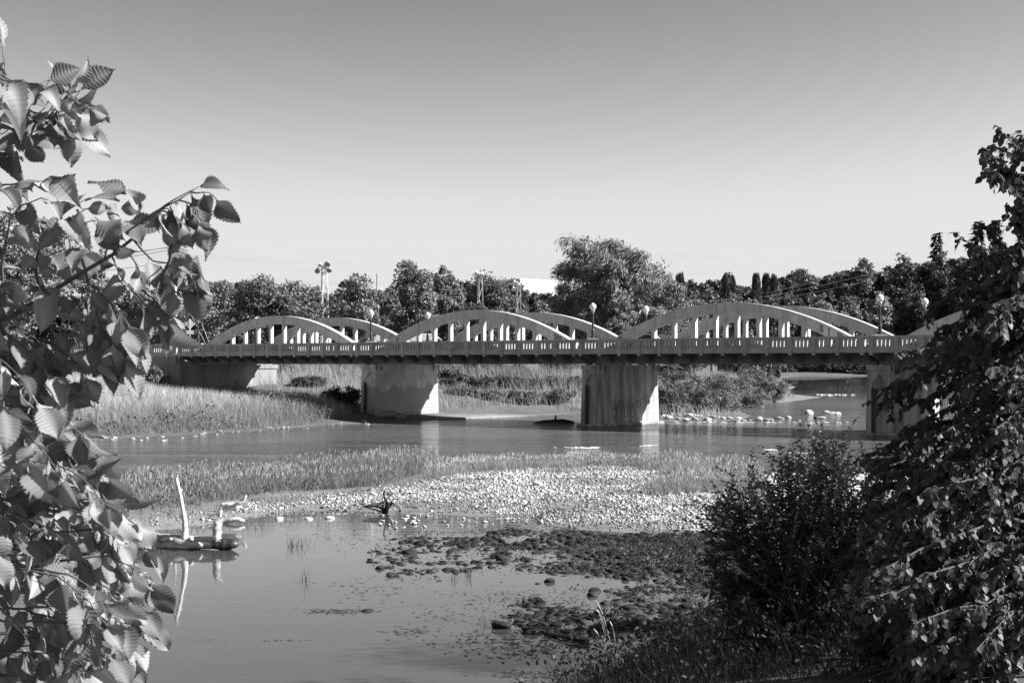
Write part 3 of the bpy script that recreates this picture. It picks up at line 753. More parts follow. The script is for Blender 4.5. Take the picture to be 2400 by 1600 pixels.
# big willow, leaning left, above the lamps of the graffitied pier
Yw = 168
def wp(px, py): return PW(px, py, Yw)
wx, _, _ = wp(1440, 800); wz = gh(wx, Yw)
e = empty("willow_tree", (wx, Yw, wz), "huge wind-blown willow with drooping foliage, tallest tree above the bridge", "tree", "trees beyond the bridge")
rngw = np.random.default_rng(11)
lob = []
for (px, py, rx_, rz_) in ((1375, 578, 40, 26), (1432, 582, 42, 28), (1352, 630, 30, 30), (1400, 640, 62, 52), (1470, 620, 52, 40), (1350, 700, 46, 52), (1420, 700, 60, 48), (1500, 670, 50, 50),
                           (1545, 640, 36, 32), (1530, 700, 56, 44), (1575, 690, 36, 40), (1335, 750, 36, 40), (1380, 760, 40, 30), (1490, 745, 52, 38), (1560, 750, 45, 36), (1440, 640, 60, 60)):
    c = wp(px - 4, py + 12) + np.array((0, rngw.uniform(-4, 4), 0)); lob.append((c, (rx_ / FP * Yw, rx_ / FP * Yw * 1.1, rz_ / FP * Yw)))
acc = Acc()
crown(acc, lob, 30000, .75, .18, tv=T_WIL * np.array((1.6, 1, 1)), tf=F_LEAF, hang=(-.55, -.1, -.75), rng=rngw, clump=1.0, fill=.5)
crown(acc, lob, 9000, .30, .13, rng=rngw, clump=1.0, fill=.3)
acc.build("crown", M_leaf, e)
mb = MB(); p0 = np.array((wx, Yw, wz - .5))
mb.tube([p0, wp(1442, 770), wp(1440, 735) , wp(1452, 705), wp(1462, 685)], [.75, .6, .5, .35, .2], 10)
for tgt in ((1395, 640), (1440, 610), (1520, 660), (1350, 690), (1550, 700)):
    a = wp(1441, 735); t_ = wp(*tgt); mb.tube([a, a * .6 + t_ * .4 + np.array((0, 0, .4)), t_], [.38, .25, .06], 7)
mb.build("trunk", M_bark, e, smooth=True)
tree("leafy_tree", "grey-green tree under the right skirt of the willow", 1620, 705, 52, 190, 6000, .32, .13, 6, .02)
tree("leafy_tree", "pale low tree below the willow beside the far lamp", 1450, 745, 60, 158, 6000, .26, .16, 6, .02)
conifer("slim_cedar", "small dark pointed cedar at the right shoulder of the willow", 1594, 652, 11, 300, 900, .05, col=True)

# the wooded rise to the right
YR = 600
for (nm, lb, px, ty, hw, Y, n, sz, al, lo) in (
    ("leafy_tree", "distant tree right of the willow, nearest to it on the skyline", 1630, 668, 42, 330, 4000, .6, .10, 5),
    ("leafy_tree", "distant rounded tree left of the pair of dark cedars", 1668, 672, 36, 340, 3500, .6, .11, 5),
    ("leafy_tree", "pale low distant tree in front of the dark cedars", 1735, 690, 60, 320, 5000, .55, .14, 5),
    ("leafy_tree", "distant low tree between the cedars and the wooded rise", 1805, 690, 45, 315, 4000, .55, .10, 5),
    ("broad_tree", "broad dark tree at the left end of the wooded rise", 1880, 630, 66, YR, 6500, 1.0, .085, 6),
    ("broad_tree", "dark tree on the wooded rise behind the right arch crown", 1965, 628, 58, YR, 6000, 1.0, .09, 6),
    ("tall_tree", "ragged tree on the wooded rise left of the right near lamp", 2022, 602, 48, YR, 6000, 1.0, .11, 7),
    ("tall_tree", "tall dark tree on the wooded rise above the right far lamp", 2112, 584, 62, YR, 7000, 1.0, .075, 7),
    ("tall_tree", "dark tree at the right behind the pointed spruce", 2205, 590, 66, YR, 7000, 1.0, .07, 7),
    ("tall_tree", "dark tree at the right edge behind the foreground tree", 2320, 560, 85, YR, 7000, 1.1, .07, 7),
    ("leafy_tree", "pale bushy tree low on the wooded rise behind the right arch", 1925, 690, 52, 585, 5500, .95, .15, 6),
    ("leafy_tree", "pale maple directly behind the right near lamp", 2055, 680, 52, 590, 7000, .9, .17, 6),
    ("leafy_tree", "mid grey tree low on the rise between right arch and lamp", 1985, 690, 46, 585, 5500, .95, .12, 6),
    ("leafy_tree", "dark mass of a tree behind the right far lamp", 2150, 680, 65, 590, 6500, .95, .05, 6),
    ("leafy_tree", "dark tree low at the right behind the fourth arch", 2260, 690, 80, 590, 6500, .95, .055, 6)):
    tree(nm, lb, px, ty, hw, Y, n, sz, al, lo, .02)
for (px, ty, hw, Y, lb, col) in ((1703, 653, 10, 360, "left one of the pair of narrow dark cedars on the skyline", True), (1714, 658, 7, 365, "thin cedar touching the left cedar of the skyline pair", True),
    (1772, 656, 10, 360, "dark cedar with ragged top right of the skyline lamp mast", True), (1797, 655, 8, 365, "dark narrow cedar, tallest of the right skyline group", True), (1814, 659, 8, 362, "dark narrow cedar at the right end of the skyline group", True),
    (1728, 668, 10, 380, "tiny spruce between the two skyline cedar groups", False),
    (2196, 541, 22, 610, "pointed spruce standing clear of the wooded rise", False), (2292, 513, 30, 610, "tall spruce behind the top of the foreground right tree", False), (2335, 510, 30, 615, "flat topped spruce at the right behind the foreground tree", False)):
    conifer("slim_cedar" if col else "spruce_tree", lb, px, ty, hw, Y, 1300 if col else 2600, .085 if col else .06, col=col)

# the far-off wood closing the gaps on the skyline
rngd = np.random.default_rng(77); lob = []
sky_l = [(380, 690), (450, 668), (520, 662), (600, 668), (690, 694), (740, 690), (800, 680), (900, 680), (960, 660), (1040, 655), (1100, 668), (1180, 664), (1222, 678), (1236, 690), (1300, 690), (1400, 690), (1600, 648), (1680, 658), (1750, 668), (1800, 664), (1830, 650), (1870, 636), (1960, 650), (2030, 632), (2110, 615), (2180, 610), (2260, 600), (2420, 585)]
acc = Acc()
for px in np.concatenate([np.arange(-700, 330, 26), np.arange(330, 2440, 13), np.arange(2440, 3300, 26)]):
    ty = np.interp(px, [p[0] for p in sky_l], [p[1] for p in sky_l]) + rngd.uniform(-4, 14); Y = (270 if px < 1590 else 370 if px < 1840 else 640) + rngd.uniform(0, 14); ww_ = 24 if 330 <= px < 2440 else 40
    x = (px - CX) / FP * Y; zt = HC - (ty - HY) / FP * Y; zb_ = HC - (835 - HY) / FP * Y; k_ = Y / FP
    crown(acc, [((x, Y, zt - 22 * k_), (ww_ * k_, 20 * k_, 22 * k_)), ((x, Y + 2, (zt + zb_) / 2 - 8 * k_), (ww_ * k_, 14 * k_, (zt - zb_) * .5))], 2400, Y * .0023, rngd.uniform(.07, .12), rng=rngd, clump=7 * k_, fill=.4)
o = acc.build("distant_wood", M_leaf); kind(o, "stuff"); o["label"] = "far-off wood closing the skyline behind the single trees"; o["category"] = "wood"

# bushes and shrubs on the banks
def bush(name, label, px, base_py, ty, hw, Y, n=2500, size=.16, alb=.1, group="shrubs on the far bank", tv=T_LEAF, seed=0, zb=None):
    rng = np.random.default_rng(3000 + int(px) + seed)
    x = (px - CX) / FP * Y; z0 = gh(x, Y) if zb is None else zb; zt = HC - (ty - HY) / FP * Y; rx = hw / FP * Y; H = max(.5, zt - z0)
    e = empty(name, (x, Y, z0), label, "shrub", group)
    lb = [((x, Y, z0 + H * .45), (rx * .85, rx * .8, H * .5))]
    for i in range(5):
        a = 2 * math.pi * i / 5 + rng.uniform(-.4, .4)
        lb.append(((x + math.cos(a) * rx * .55, Y + math.sin(a) * rx * .5, z0 + H * rng.uniform(.3, .7)), (rx * .42, rx * .4, H * .3)))
    acc = Acc(); crown(acc, lb, n, size, alb, rng=rng, tv=tv, clump=max(.25, .2 * rx)); acc.build("foliage", M_leaf, e)
    mb = MB()
    for c, r in lb[1:]: mb.tube([(x + rng.normal() * .1, Y, z0 - .2), np.array((x, Y, z0)) * .5 + np.array(c) * .5 + np.array((0, 0, .1)), c], [.05, .035, .01], 5)
    mb.build("stem", M_bark, e)
    return e
for i, (px, hw) in enumerate(((1835, 36), (1885, 34), (1930, 36), (1975, 36), (2020, 38), (2070, 40))):
    bush("bush", "low dark bush on the far shore under the right span, " + ("first from the wooded point", "second from the wooded point", "third from the wooded point", "third from the right pier", "second from the right pier", "nearest to the right pier")[i], px, 872, 846, hw, 562, 3500, .6, .045)
for args in (("bush", "dark rounded bush at the left bank behind the elm leaves", 150, 905, 862, 90, 142, 4000, .22, .075),
             ("bush", "dark bush farther left behind the elm leaves", 40, 905, 820, 110, 148, 4500, .24, .09),
             ("bush", "mid grey bush just left of the abutment wing wall", 342, 905, 850, 45, 131, 3500, .18, .14),
             ("bush", "tall dark bush below the left parapet end", 250, 880, 805, 80, 150, 4500, .24, .11),
             ("bush", "dark leafy bush right of the abutment's sunlit face", 722, 940, 884, 44, 142, 3500, .2, .07),
             ("bush", "pale slope bush under the deck right of the abutment", 672, 880, 852, 30, 168, 2500, .22, .14),
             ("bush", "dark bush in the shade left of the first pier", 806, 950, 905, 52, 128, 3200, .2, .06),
             ("bush", "dark thicket bush just right of the first pier", 1062, 960, 868, 38, 150, 3500, .2, .095),
             ("bush", "second thicket bush right of the first pier, half way to the beach", 1130, 955, 880, 42, 150, 3500, .2, .10),
             ("bush", "third thicket bush above the sandy beach", 1200, 955, 882, 42, 152, 3500, .2, .095),
             ("bush", "thicket bush with dark foot left of the graffitied pier", 1275, 960, 884, 45, 153, 3500, .2, .10),
             ("bush", "last thicket bush touching the graffitied pier", 1345, 960, 880, 38, 155, 3500, .2, .10),
             ("bush", "low shaggy bush at the lower edge of the thicket next to the first pier", 1085, 965, 912, 40, 139, 3000, .17, .12),
             ("bush", "low shaggy bush at the lower edge of the thicket, left of its middle", 1150, 965, 916, 38, 139, 3000, .17, .15),
             ("bush", "low shaggy bush at the lower edge of the thicket, right of its middle", 1225, 965, 914, 42, 140, 3000, .17, .13),
             ("bush", "low shaggy bush at the lower edge of the thicket near the graffitied pier", 1310, 965, 912, 45, 141, 3200, .17, .14),
             ("bush", "low pale bush on the point below the broad pale bush", 1690, 970, 912, 50, 135, 4200, .16, .17),
             ("bush", "low pale bush where the point meets the sandy spit", 1765, 950, 908, 46, 152, 3800, .17, .19),
             ("bush", "pale bush on the slope behind the first pier", 1040, 880, 852, 40, 185, 2500, .24, .15),
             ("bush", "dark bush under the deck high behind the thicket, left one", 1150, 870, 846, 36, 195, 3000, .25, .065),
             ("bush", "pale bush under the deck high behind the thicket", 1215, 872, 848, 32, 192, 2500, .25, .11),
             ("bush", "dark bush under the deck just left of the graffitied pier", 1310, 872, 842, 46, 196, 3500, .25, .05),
             ("bush", "leafy bush right of the graffitied pier, low by the rocks", 1570, 975, 890, 48, 124, 4500, .16, .12),
             ("bush", "dense bush on the point right of the graffitied pier", 1630, 975, 905, 45, 126, 4500, .16, .11),
             ("bush", "tall grassy bush behind the point under the right span", 1600, 930, 856, 55, 165, 4500, .2, .13),
             ("bush", "broad pale bush at the end of the wooded point", 1700, 930, 866, 62, 170, 5500, .2, .16),
             ("bush", "pale rounded bush overhanging the dark pool at the right", 1780, 930, 858, 55, 178, 5500, .2, .17),
             ("bush", "small bush at the tip of the wooded point", 1815, 930, 885, 35, 172, 3500, .2, .17),
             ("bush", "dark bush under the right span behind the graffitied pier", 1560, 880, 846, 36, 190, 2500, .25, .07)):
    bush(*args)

# ------------------------------------------------------------------ masts, poles, buildings, wires
def mast(label, px, top, bot, Y, wtop, wbot, heads, mat=M_galv, group="lattice floodlight masts"):
    x = (px - CX) / FP * Y; z0 = gh(x, Y); zt = HC - (top - HY) / FP * Y; H = zt - z0
    e = empty("floodlight_mast", (x, Y, z0), label, "mast", group)
    mb = MB(); n = max(8, int(H / (1.0 + wbot * .5)))
    def wd(u): return (wbot + (wtop - wbot) * u) / 2
    r = .030 * max(1, wbot / .7)
    for a in range(3):
        an = 2 * math.pi * a / 3 + .3; an2 = 2 * math.pi * (a + 1) / 3 + .3
        mb.tube([(math.cos(an) * wd(0) * 1.15, math.sin(an) * wd(0) * 1.15, -.3), (math.cos(an) * wd(1) * 1.15, math.sin(an) * wd(1) * 1.15, H)], r * 1.3, 5)
        for i in range(n):
            u0, u1 = i / n, (i + 1) / n
            A = (math.cos(an) * wd(u0) * 1.15, math.sin(an) * wd(u0) * 1.15, H * u0); B = (math.cos(an2) * wd(u1) * 1.15, math.sin(an2) * wd(u1) * 1.15, H * u1)
            if i % 2: A = (math.cos(an2) * wd(u0) * 1.15, math.sin(an2) * wd(u0) * 1.15, H * u0); B = (math.cos(an) * wd(u1) * 1.15, math.sin(an) * wd(u1) * 1.15, H * u1)
            mb.tube([A, B], r * .8, 4)
    mb.build("lattice", mat, e, local=True)
    for (dx, dz, s) in heads:
        mb = MB(); mb.tube([(0, 0, H + dz), (dx, 0, H + dz)], .05, 5); mb.tube([(dx, .25 * s, H + dz + .25 * s), (dx, -.05, H + dz), (dx, -.45 * s, H + dz - .3 * s)], [.14 * s, .28 * s, .42 * s], 10)
        mb.build("floodlight", M_white if s < .85 else M_collar, e, local=True)
    return e
mast("tall pale lattice mast with floodlights standing above the leftmost arch", 759, 625, 745, 205, .7, 1.45, [(-.85, -.4, .9), (.75, -.3, .9), (-.5, .35, .7), (.55, .55, 1.0), (.1, .1, .7)])
mast("faint lattice mast with white floodlights behind the near lamp of the first pier", 881, 682, 745, 205, .55, .9, [(-.6, .1, .8), (.7, .2, .8), (.55, -.5, .8), (-.15, -.5, .7)], mat=M_collar)
mast("lattice mast reaching the treetops behind the middle arch", 1124, 641, 745, 205, .6, 1.3, [(-.4, .1, .8), (.35, -.1, .8)], mat=M_collar)
mast("short white headed lattice mast left of the white building", 1214, 660, 745, 205, .6, .9, [(-.5, .0, .8), (-.6, -.85, .8), (.1, -.4, .7)], mat=M_collar)
def pole(name, label, px, top, Y, r, mat, cat="pole", group=None, arms=()):
    x = (px - CX) / FP * Y; z0 = gh(x, Y); zt = HC - (top - HY) / FP * Y
    e = empty(name, (x, Y, z0), label, cat, group)
    mb = MB(); mb.tube([(0, 0, -.4), (0, 0, zt - z0)], [r, r * .75], 8); mb.build("shaft", mat, e, local=True)
    for (dz, w_) in arms:
        mb = MB(); mb.box((-w_, -.06, zt - z0 - dz - .07), (w_, .06, zt - z0 - dz + .07)); mb.build("crossarm", mat, e, local=True)
    return e, np.array((x, Y, zt))
M_pole = solid("concrete_pole", .55, .66, .8, 1.5)
up, uptop = pole("utility_pole", "tall pale utility pole at the left end of the bridge", 411, 578, 142, .17, M_pole, arms=((.12, .75),))
pole("light_pole", "thin light pole with two lamps on the far skyline, left of the mast", 684, 663, 420, .16, M_steel, arms=((.2, .9),))
pole("light_pole", "thin dark radio pole poking from the treetops left of the tall ragged tree", 883, 641, 230, .07, M_steel)
pole("light_pole", "skyline lamp mast with arms above the narrow cedars", 1710, 637, 420, .17, M_steel, arms=((.25, .9), (.8, .4)))
mb = MB()
for i, (dx, dz) in enumerate(((-.7, -.1), (0, .05), (.7, -.1), (0, -1.4))):
    a = uptop + np.array((dx, 0, dz)); b = PW(-60, 612 + i * 14, 160)
    mb.tube([a * (1 - u) + b * u - np.array((0, 0, 1.4 * u * (1 - u))) for u in np.linspace(0, 1, 10)], .022, 4)
o = mb.build("overhead_wires", M_steel); tag(o, "thin overhead wires running left from the utility pole", "wires")
mb = MB(); mb.tube([uptop - np.array((0, 0, 1.0)), PW(490, 802, 141)], .024, 5); o = mb.build("guy_wire", M_collar); tag(o, "steep pale guy wire running down right of the utility pole", "guy wire")
mb = MB(); mb.tube([uptop - np.array((0, 0, 3.5)), PW(482, 806, 142)], .02, 5); o = mb.build("guy_wire", M_collar); tag(o, "lower guy wire passing behind the left globe lamp", "guy wire")
mb = MB()
for (x0, y0, x1, y1) in ((1790, 688, 2045, 622), (1780, 697, 2045, 640), (1760, 712, 2045, 655)):
    a, b = PW(x0, y0, 300), PW(x1, y1, 300); mb.tube([a * (1 - u) + b * u - np.array((0, 0, 1.0 * u * (1 - u))) for u in np.linspace(0, 1, 10)], .02, 4)
o = mb.build("power_line", M_collar); tag(o, "pale power lines slanting up across the wooded rise", "wires")

Yb = 300; xa, xb = (1236 - CX) / FP * Yb, (1306 - CX) / FP * Yb; ztp = HC + (853 - 657) / FP * Yb; zg = gh(xa, Yb)
e = empty("white_building", (xb, Yb, zg), "plain white flat roofed building rising above the trees left of the willow", "building")
e.rotation_euler = (0, 0, math.radians(38))
mb = MB(); mb.box((-9.5, 0, -1), (0, 9, ztp - zg - .35)); mb.build("wall", M_white, e, local=True)
mb = MB(); mb.box((-9.65, -.15, ztp - zg - .347), (.15, 9.15, ztp - zg)); mb.build("roof", M_white, e, local=True)
for i in range(3):
    mb = MB(); mb.box((-8.5 + i * 2.8, -.05, 4.0), (-7.2 + i * 2.8, -.003, 5.6)); mb.build("window", M_steel, e, local=True)

# house with a shingled roof seen between the hangers of the middle arch
Yh = 168; h0 = PW(985, 782, Yh); h1 = PW(1008, 782, Yh); ev = PW(985, 797.5, Yh); zg = gh(h0[0], Yh)
e = empty("small_house", (h0[0], Yh + 3, zg), "small house with grey roof and white trim seen through the middle arch", "house")
M_roof = solid("roof_shingle", .22, .30, .9, 1.5, bump=.2, bscale=6)
zr, ze = h0[2], ev[2]; xl, xr = h0[0] - 5, h1[0]
mb = MB(); mb.box((xl, Yh + .3, zg - .5), (xr - .15, Yh + 6.7, ze - .05)); mb.build("wall", M_abut, e)
mb = MB(); mb.prism([(xl - .2, Yh, ze), (xl - .2, Yh + 3.5, zr), (xl - .2, Yh + 7, ze)], (xr - xl + .3, 0, 0)); mb.build("roof", M_roof, e)
mb = MB(); mb.tube([(xl - .2, Yh + 3.5, zr + .03), (xr + .1, Yh + 3.5, zr + .03)], .06, 6); mb.box((xl - .2, Yh - .1, ze - .14), (xr + .1, Yh - .003, ze + .06)); mb.tube([(xr + .12, Yh + 3.5, zr), (xr + 1.3, Yh - .1, ze)], .11, 6); mb.build("white_trim", M_white, e)
# ------------------------------------------------------------------ grasses
T_BLADE = np.array([(-.5, 0, 0), (.5, 0, 0), (-.42, .45, .05), (.42, .45, .05), (0, 1, .26)]); F_BLADE = np.array([(0, 1, 3, 2), (2, 3, 4, 4)])
T_BL = np.array([(-.5, 0, 0), (.5, 0, 0), (.36, .5, .06), (-.36, .5, .06), (.05, 1, .28), (-.05, 1, .28)]); F_BL = np.array([(0, 1, 2, 3), (3, 2, 4, 5)])
def blades(acc, x, y, hgt, wid, alb, lean=.22, rng=R, z=None, wind=(-.1, 0)):
    n = len(x); z = height(x, y) - .04 if z is None else z
    ax = np.stack([rng.normal(size=n) * lean + wind[0], rng.normal(size=n) * lean + wind[1], np.ones(n)], 1)
    a = rng.uniform(0, 2 * math.pi, n); nr = np.stack([np.cos(a), np.sin(a), np.full(n, .1)], 1)
    sc = np.stack([np.broadcast_to(wid, n) * rng.uniform(.6, 1.4, n), hgt, hgt], 1)
    V, F = scatter(T_BL, F_BL, np.stack([x, y, z], 1), frames(ax, nr), sc)
    acc.add(V, F, np.repeat(alb * rng.uniform(.75, 1.25, n), 6))
def pts_in(poly, n, rng=R):
    P = np.array(poly); lo, hi = P.min(0), P.max(0); out = []; tot = 0
    while tot < n:
        q = rng.uniform(lo, hi, (n * 2, 2)); q = q[polysd(q[:, 0], q[:, 1], poly) > 0]; out.append(q); tot += len(q)
    return np.concatenate(out)[:n]

# tall pale grass on the left bank
reg = [W(-60, 1046), W(200, 1028), W(480, 1013), W(700, 999), W(762, 990), (-12.5, 118), (-17, 128), (-21, 136), (-34, 146), (-60, 150), (-60, 90)]
q = pts_in(reg, 85000); x, y = q.T; l = polysd(x, y, LB)
g = vnoise(x * .35, y * .35, 9); g2 = vnoise(x * 1.1, y * 1.1, 10)
h = (.42 + .58 * sstep(l, .4, 5)) * (.65 + .55 * g) * R.uniform(.75, 1.2, len(x))
al = (.20 + .25 * sstep(l, 2, 16)) * (.75 + .5 * g2)
acc = Acc(); blades(acc, x, y, h, .024 + .012 * (y > 110), al, .25)
o = acc.build("bank_grass", M_grass); kind(o, "stuff"); o["label"] = "tall pale grass covering the left river bank"; o["category"] = "grass"
# darker weeds among the grass, thicker towards the water's edge
q = pts_in(reg, 26000); x, y = q.T; l = polysd(x, y, LB); g = vnoise(x * .28, y * .28, 12)
k_ = (g > .42 + .3 * sstep(l, 1, 6)) & (l < 13) & (l > .05) | (g > .78) & (l > 1); x, y, l = x[k_], y[k_], l[k_]
n = len(x); zz = height(x, y) + R.random(n) ** .8 * .9 * sstep(l, .3, 2.5)
V, F = scatter(T_LEAF, F_LEAF, np.stack([x, y, zz], 1), frames(rdir(n) + np.array((0, 0, .3)), rdir(n) + np.array((0, 0, .6))), R.uniform(.13, .26, n))
o = mk("riverside_weeds", V, F, M_leaf, tone=np.repeat(R.uniform(.07, .15, n), 4)); kind(o, "stuff"); o["label"] = "darker leafy weeds mixed into the left bank grass"; o["category"] = "weeds"

# grass on the slopes behind and right of the bridge
reg2 = [(-24, 141), (-14, 128), (-9, 122), (-5, 128), (-2, 133), (3, 138), (8, 134), (10, 117), W(1560, 982), W(1650, 982), W(1735, 980), W(1735, 962), W(1790, 947), (36, 190), (45, 260), (30, 300), (-40, 300), (-45, 160)]
q = pts_in(reg2, 70000); x, y = q.T; l = polysd(x, y, LB)
g = vnoise(x * .25, y * .25, 14)
h = (.3 + .9 * sstep(l, .6, 5)) * (.6 + .6 * g) * R.uniform(.75, 1.3, len(x)) * (1 + .4 * (y > 150))
s_ = np.exp(-(((x + .5) / 8.0) ** 2 + ((y - 122.5) / 8.5) ** 2)); k_ = (l > .6) & (R.random(len(x)) > s_ * 1.6)
acc = Acc(); blades(acc, x[k_], y[k_], h[k_], .04, (.24 + .14 * vnoise(x * .6, y * .6, 15))[k_], .25)
o = acc.build("slope_grass", M_grass); kind(o, "stuff"); o["label"] = "pale rough grass on the slope behind the piers"; o["category"] = "grass"

# grass strip along the river side of the gravel bar
def bar_grass(name, lab, regpx, n, hfun, wid, alb):
    reg = [W(*p) for p in regpx]; q = pts_in(reg, n); x, y = q.T
    k_ = polysd(x, y, BAR) > .15; x, y = x[k_], y[k_]
    g = vnoise(x * .6, y * .6, 20); g2 = vnoise(x * 1.7, y * 1.7, 21)
    keep = R.random(len(x)) < .15 + 1.2 * g2; x, y, g = x[keep], y[keep], g[keep]
    acc = Acc(); blades(acc, x, y, hfun(x, y) * (.35 + .95 * g) * R.uniform(.45, 1.25, len(x)), wid, alb * (.65 + .7 * vnoise(x * .9, y * .9, 22)), .24, wind=(.03, 0))
    i = R.choice(len(x), len(x) // 6, replace=False)                     # bent and broken stems
    blades(acc, x[i], y[i], hfun(x[i], y[i]) * R.uniform(.5, 1.1, len(i)), wid, alb * 1.5, .8)
    # seed heads
    m = len(x) // 7; i = R.choice(len(x), m, replace=False); hh = hfun(x[i], y[i]) * (.5 + .95 * g[i]) * R.uniform(.9, 1.25, m)
    z = height(x[i], y[i]); n_ = m
    blades(acc, x[i], y[i], hh, .012, alb * 1.3, .10)
    ax = np.stack([R.normal(size=n_) * .15, R.normal(size=n_) * .15, np.ones(n_)], 1)
    V, F = scatter(T_LEAF, F_LEAF, np.stack([x[i], y[i], z + hh * .86], 1), frames(ax, rdir(n_)), np.stack([np.full(n_, .06), R.uniform(.10, .2, n_), np.full(n_, .05)], 1))
    acc.add(V, F, np.repeat(np.full(n_, alb * 1.45), 4))
    o = acc.build(name, M_grass); kind(o, "stuff"); o["label"] = lab; o["category"] = "grass"
bar_grass("tall_bar_grass", "tall seeding grass along the left of the gravel bar", [(-100, 1190), (250, 1150), (450, 1127), (700, 1114), (1000, 1098), (1030, 1118), (900, 1160), (820, 1165), (640, 1172), (560, 1186), (430, 1204), (340, 1210), (-100, 1245)], 42000, lambda x, y: np.interp(x, [-8, -5, -3, 0], [.5, .62, .74, .5]), .016, .19)
bar_grass("short_bar_grass", "short pale grass along the back of the gravel bar", [(980, 1099), (1400, 1094), (1600, 1101), (1650, 1112), (1500, 1108), (1300, 1112), (1100, 1125), (1000, 1148)], 16000, lambda x, y: .38 + 0 * x, .014, .26)
bar_grass("bar_grass_clumps", "grass clumps on the right part of the gravel bar", [(1500, 1108), (1560, 1101), (1640, 1110), (1700, 1118), (1790, 1130), (1790, 1180), (1650, 1178), (1560, 1185), (1500, 1172), (1540, 1150), (1600, 1150), (1560, 1128), (1500, 1122)], 14000, lambda x, y: .5 + 0 * x, .014, .23)

q = pts_in([W(*p) for p in [(250, 1150), (450, 1128), (700, 1116), (1000, 1100), (1500, 1100), (1700, 1118), (1790, 1150), (1600, 1160), (1500, 1108), (1040, 1112), (900, 1158), (820, 1166), (640, 1174), (560, 1188), (430, 1208), (250, 1230)]], 15000); x, y = q.T
g = .65 * vnoise(x * .8, y * .8, 71) + .35 * vnoise(x * 2.4, y * 2.4, 72); k_ = (g > .50) & (polysd(x, y, BAR) > .1); x, y, g = x[k_], y[k_], g[k_]; n = len(x)
zz = height(x, y) + R.random(n) ** 1.2 * (.12 + 1.5 * (g - .5)) * np.interp(x, [-6, 0, 2], [1.1, .6, .4])
V, F = scatter(T_LEAF, F_LEAF, np.stack([x, y, zz], 1), frames(rdir(n) + np.array((0, 0, .6)), rdir(n) + np.array((0, -.2, .4))), R.uniform(.05, .13, n))
o = mk("bar_weeds", V, F, M_leaf, tone=np.repeat(R.uniform(.05, .14, n), 4)); kind(o, "stuff"); o["label"] = "dark weed clumps among the grass of the gravel bar"; o["category"] = "weeds"
q = pts_in([W(*p) for p in [(300, 1200), (430, 1192), (560, 1174), (640, 1162), (820, 1154), (900, 1148), (1000, 1135), (1100, 1115), (1300, 1102), (1500, 1100), (1800, 1118), (1800, 1150), (1660, 1150), (1560, 1122), (1400, 1112), (1250, 1122), (1080, 1136), (960, 1166), (860, 1178), (640, 1192), (560, 1204), (430, 1224), (300, 1236)]], 16000); x, y = q.T
k_ = (R.random(len(x)) < .1 + 1.1 * vnoise(x * 1.3, y * 1.6, 25)) & (polysd(x, y, BAR) > .1); x, y = x[k_], y[k_]
acc = Acc(); blades(acc, x, y, R.uniform(.06, .26, len(x)), .014, .15 + .1 * vnoise(x, y, 26), .45)
o = acc.build("bar_turf", M_grass); kind(o, "stuff"); o["label"] = "low sparse turf where the grass strip meets the gravel"; o["category"] = "grass"

# ------------------------------------------------------------------ stones
def stone_template(seed, sub):
    bm = bmesh.new(); bmesh.ops.create_icosphere(bm, subdivisions=sub, radius=1.0)
    r = np.random.default_rng(seed); ax = rdir(5, r); V = np.array([v.co for v in bm.verts])
    k = 1 + .36 * np.tanh((V @ ax.T) * 2.2).dot(r.uniform(-1, 1, 5)) / 1.4 + r.normal(size=len(V)) * .045
    V = V * k[:, None]; F = np.array([[v.index for v in f.verts] for f in bm.faces]); bm.free()
    return V, F
ST = [stone_template(i, 2) for i in range(5)]; ST1 = [stone_template(40 + i, 1) for i in range(5)]
STL = [stone_template(20 + i, 3) for i in range(6)]
def zrot(n, rng=R, tilt=.4):
    a = rng.uniform(0, 2 * math.pi, n); nr = np.stack([rng.normal(size=n) * tilt, rng.normal(size=n) * tilt, np.ones(n)], 1)
    return frames(np.stack([np.cos(a), np.sin(a), np.zeros(n)], 1), nr)
def stones(name, lab, x, y, sz, tone, mat, sink=.25, flat=(.5, .9), cat="stones", ST=ST, tilt=.4):
    acc = Acc(); n = len(x); z = height(x, y)
    for k in range(5):
        i = np.arange(k, n, 5); m = len(i)
        if not m: continue
        sc = np.stack([sz[i] * R.uniform(.7, 1.0, m), sz[i] * R.uniform(.9, 1.35, m), sz[i] * R.uniform(*flat, m)], 1)
        V, F = scatter(ST[k][0], ST[k][1], np.stack([x[i], y[i], z[i] + sc[:, 2] * (1 - 2 * sink) * .9], 1), zrot(m, R, tilt), sc)
        acc.add(V, F, np.repeat(tone[i], len(ST[k][0])))
    o = acc.build(name, mat, smooth=True); kind(o, "stuff"); o["label"] = lab; o["category"] = cat
    return o
barpx = [(340, 1243), (520, 1223), (600, 1209), (700, 1196), (960, 1203), (1240, 1210), (1270, 1229), (1400, 1242), (1600, 1249), (1790, 1255), (1790, 1150), (1650, 1120), (1480, 1108), (1300, 1114), (1080, 1130), (940, 1158), (840, 1168), (640, 1180), (560, 1190), (430, 1212), (340, 1222)]
BARW = [W(*p) for p in barpx]
q = pts_in(BARW, 34000); x, y = q.T
ed = polysd(x, y, BARW); pat = vnoise(x * .55, y * .8, 51) * .7 + vnoise(x * 2.1, y * 2.6, 52) * .3
k_ = R.random(len(x)) < (.25 + 1.5 * sstep(pat, .25, .55)) * (.35 + .65 * sstep(ed, 0, .7)) * np.interp(x, [-9, -3.5, -1.5], [.45, .6, 1]); x, y, pat = x[k_], y[k_], pat[k_]; n = len(x)
big = R.random(n) < .16
tn = np.clip(R.normal(.36, .15, n) * (.7 + .5 * sstep(pat, .3, .7)), .07, .72)
stones("cobbles", "bleached fine gravel covering the bar", x[~big], y[~big], (.014 + .026 * R.random(n) ** 1.5)[~big], tn[~big], M_stone, .22, ST=ST1)
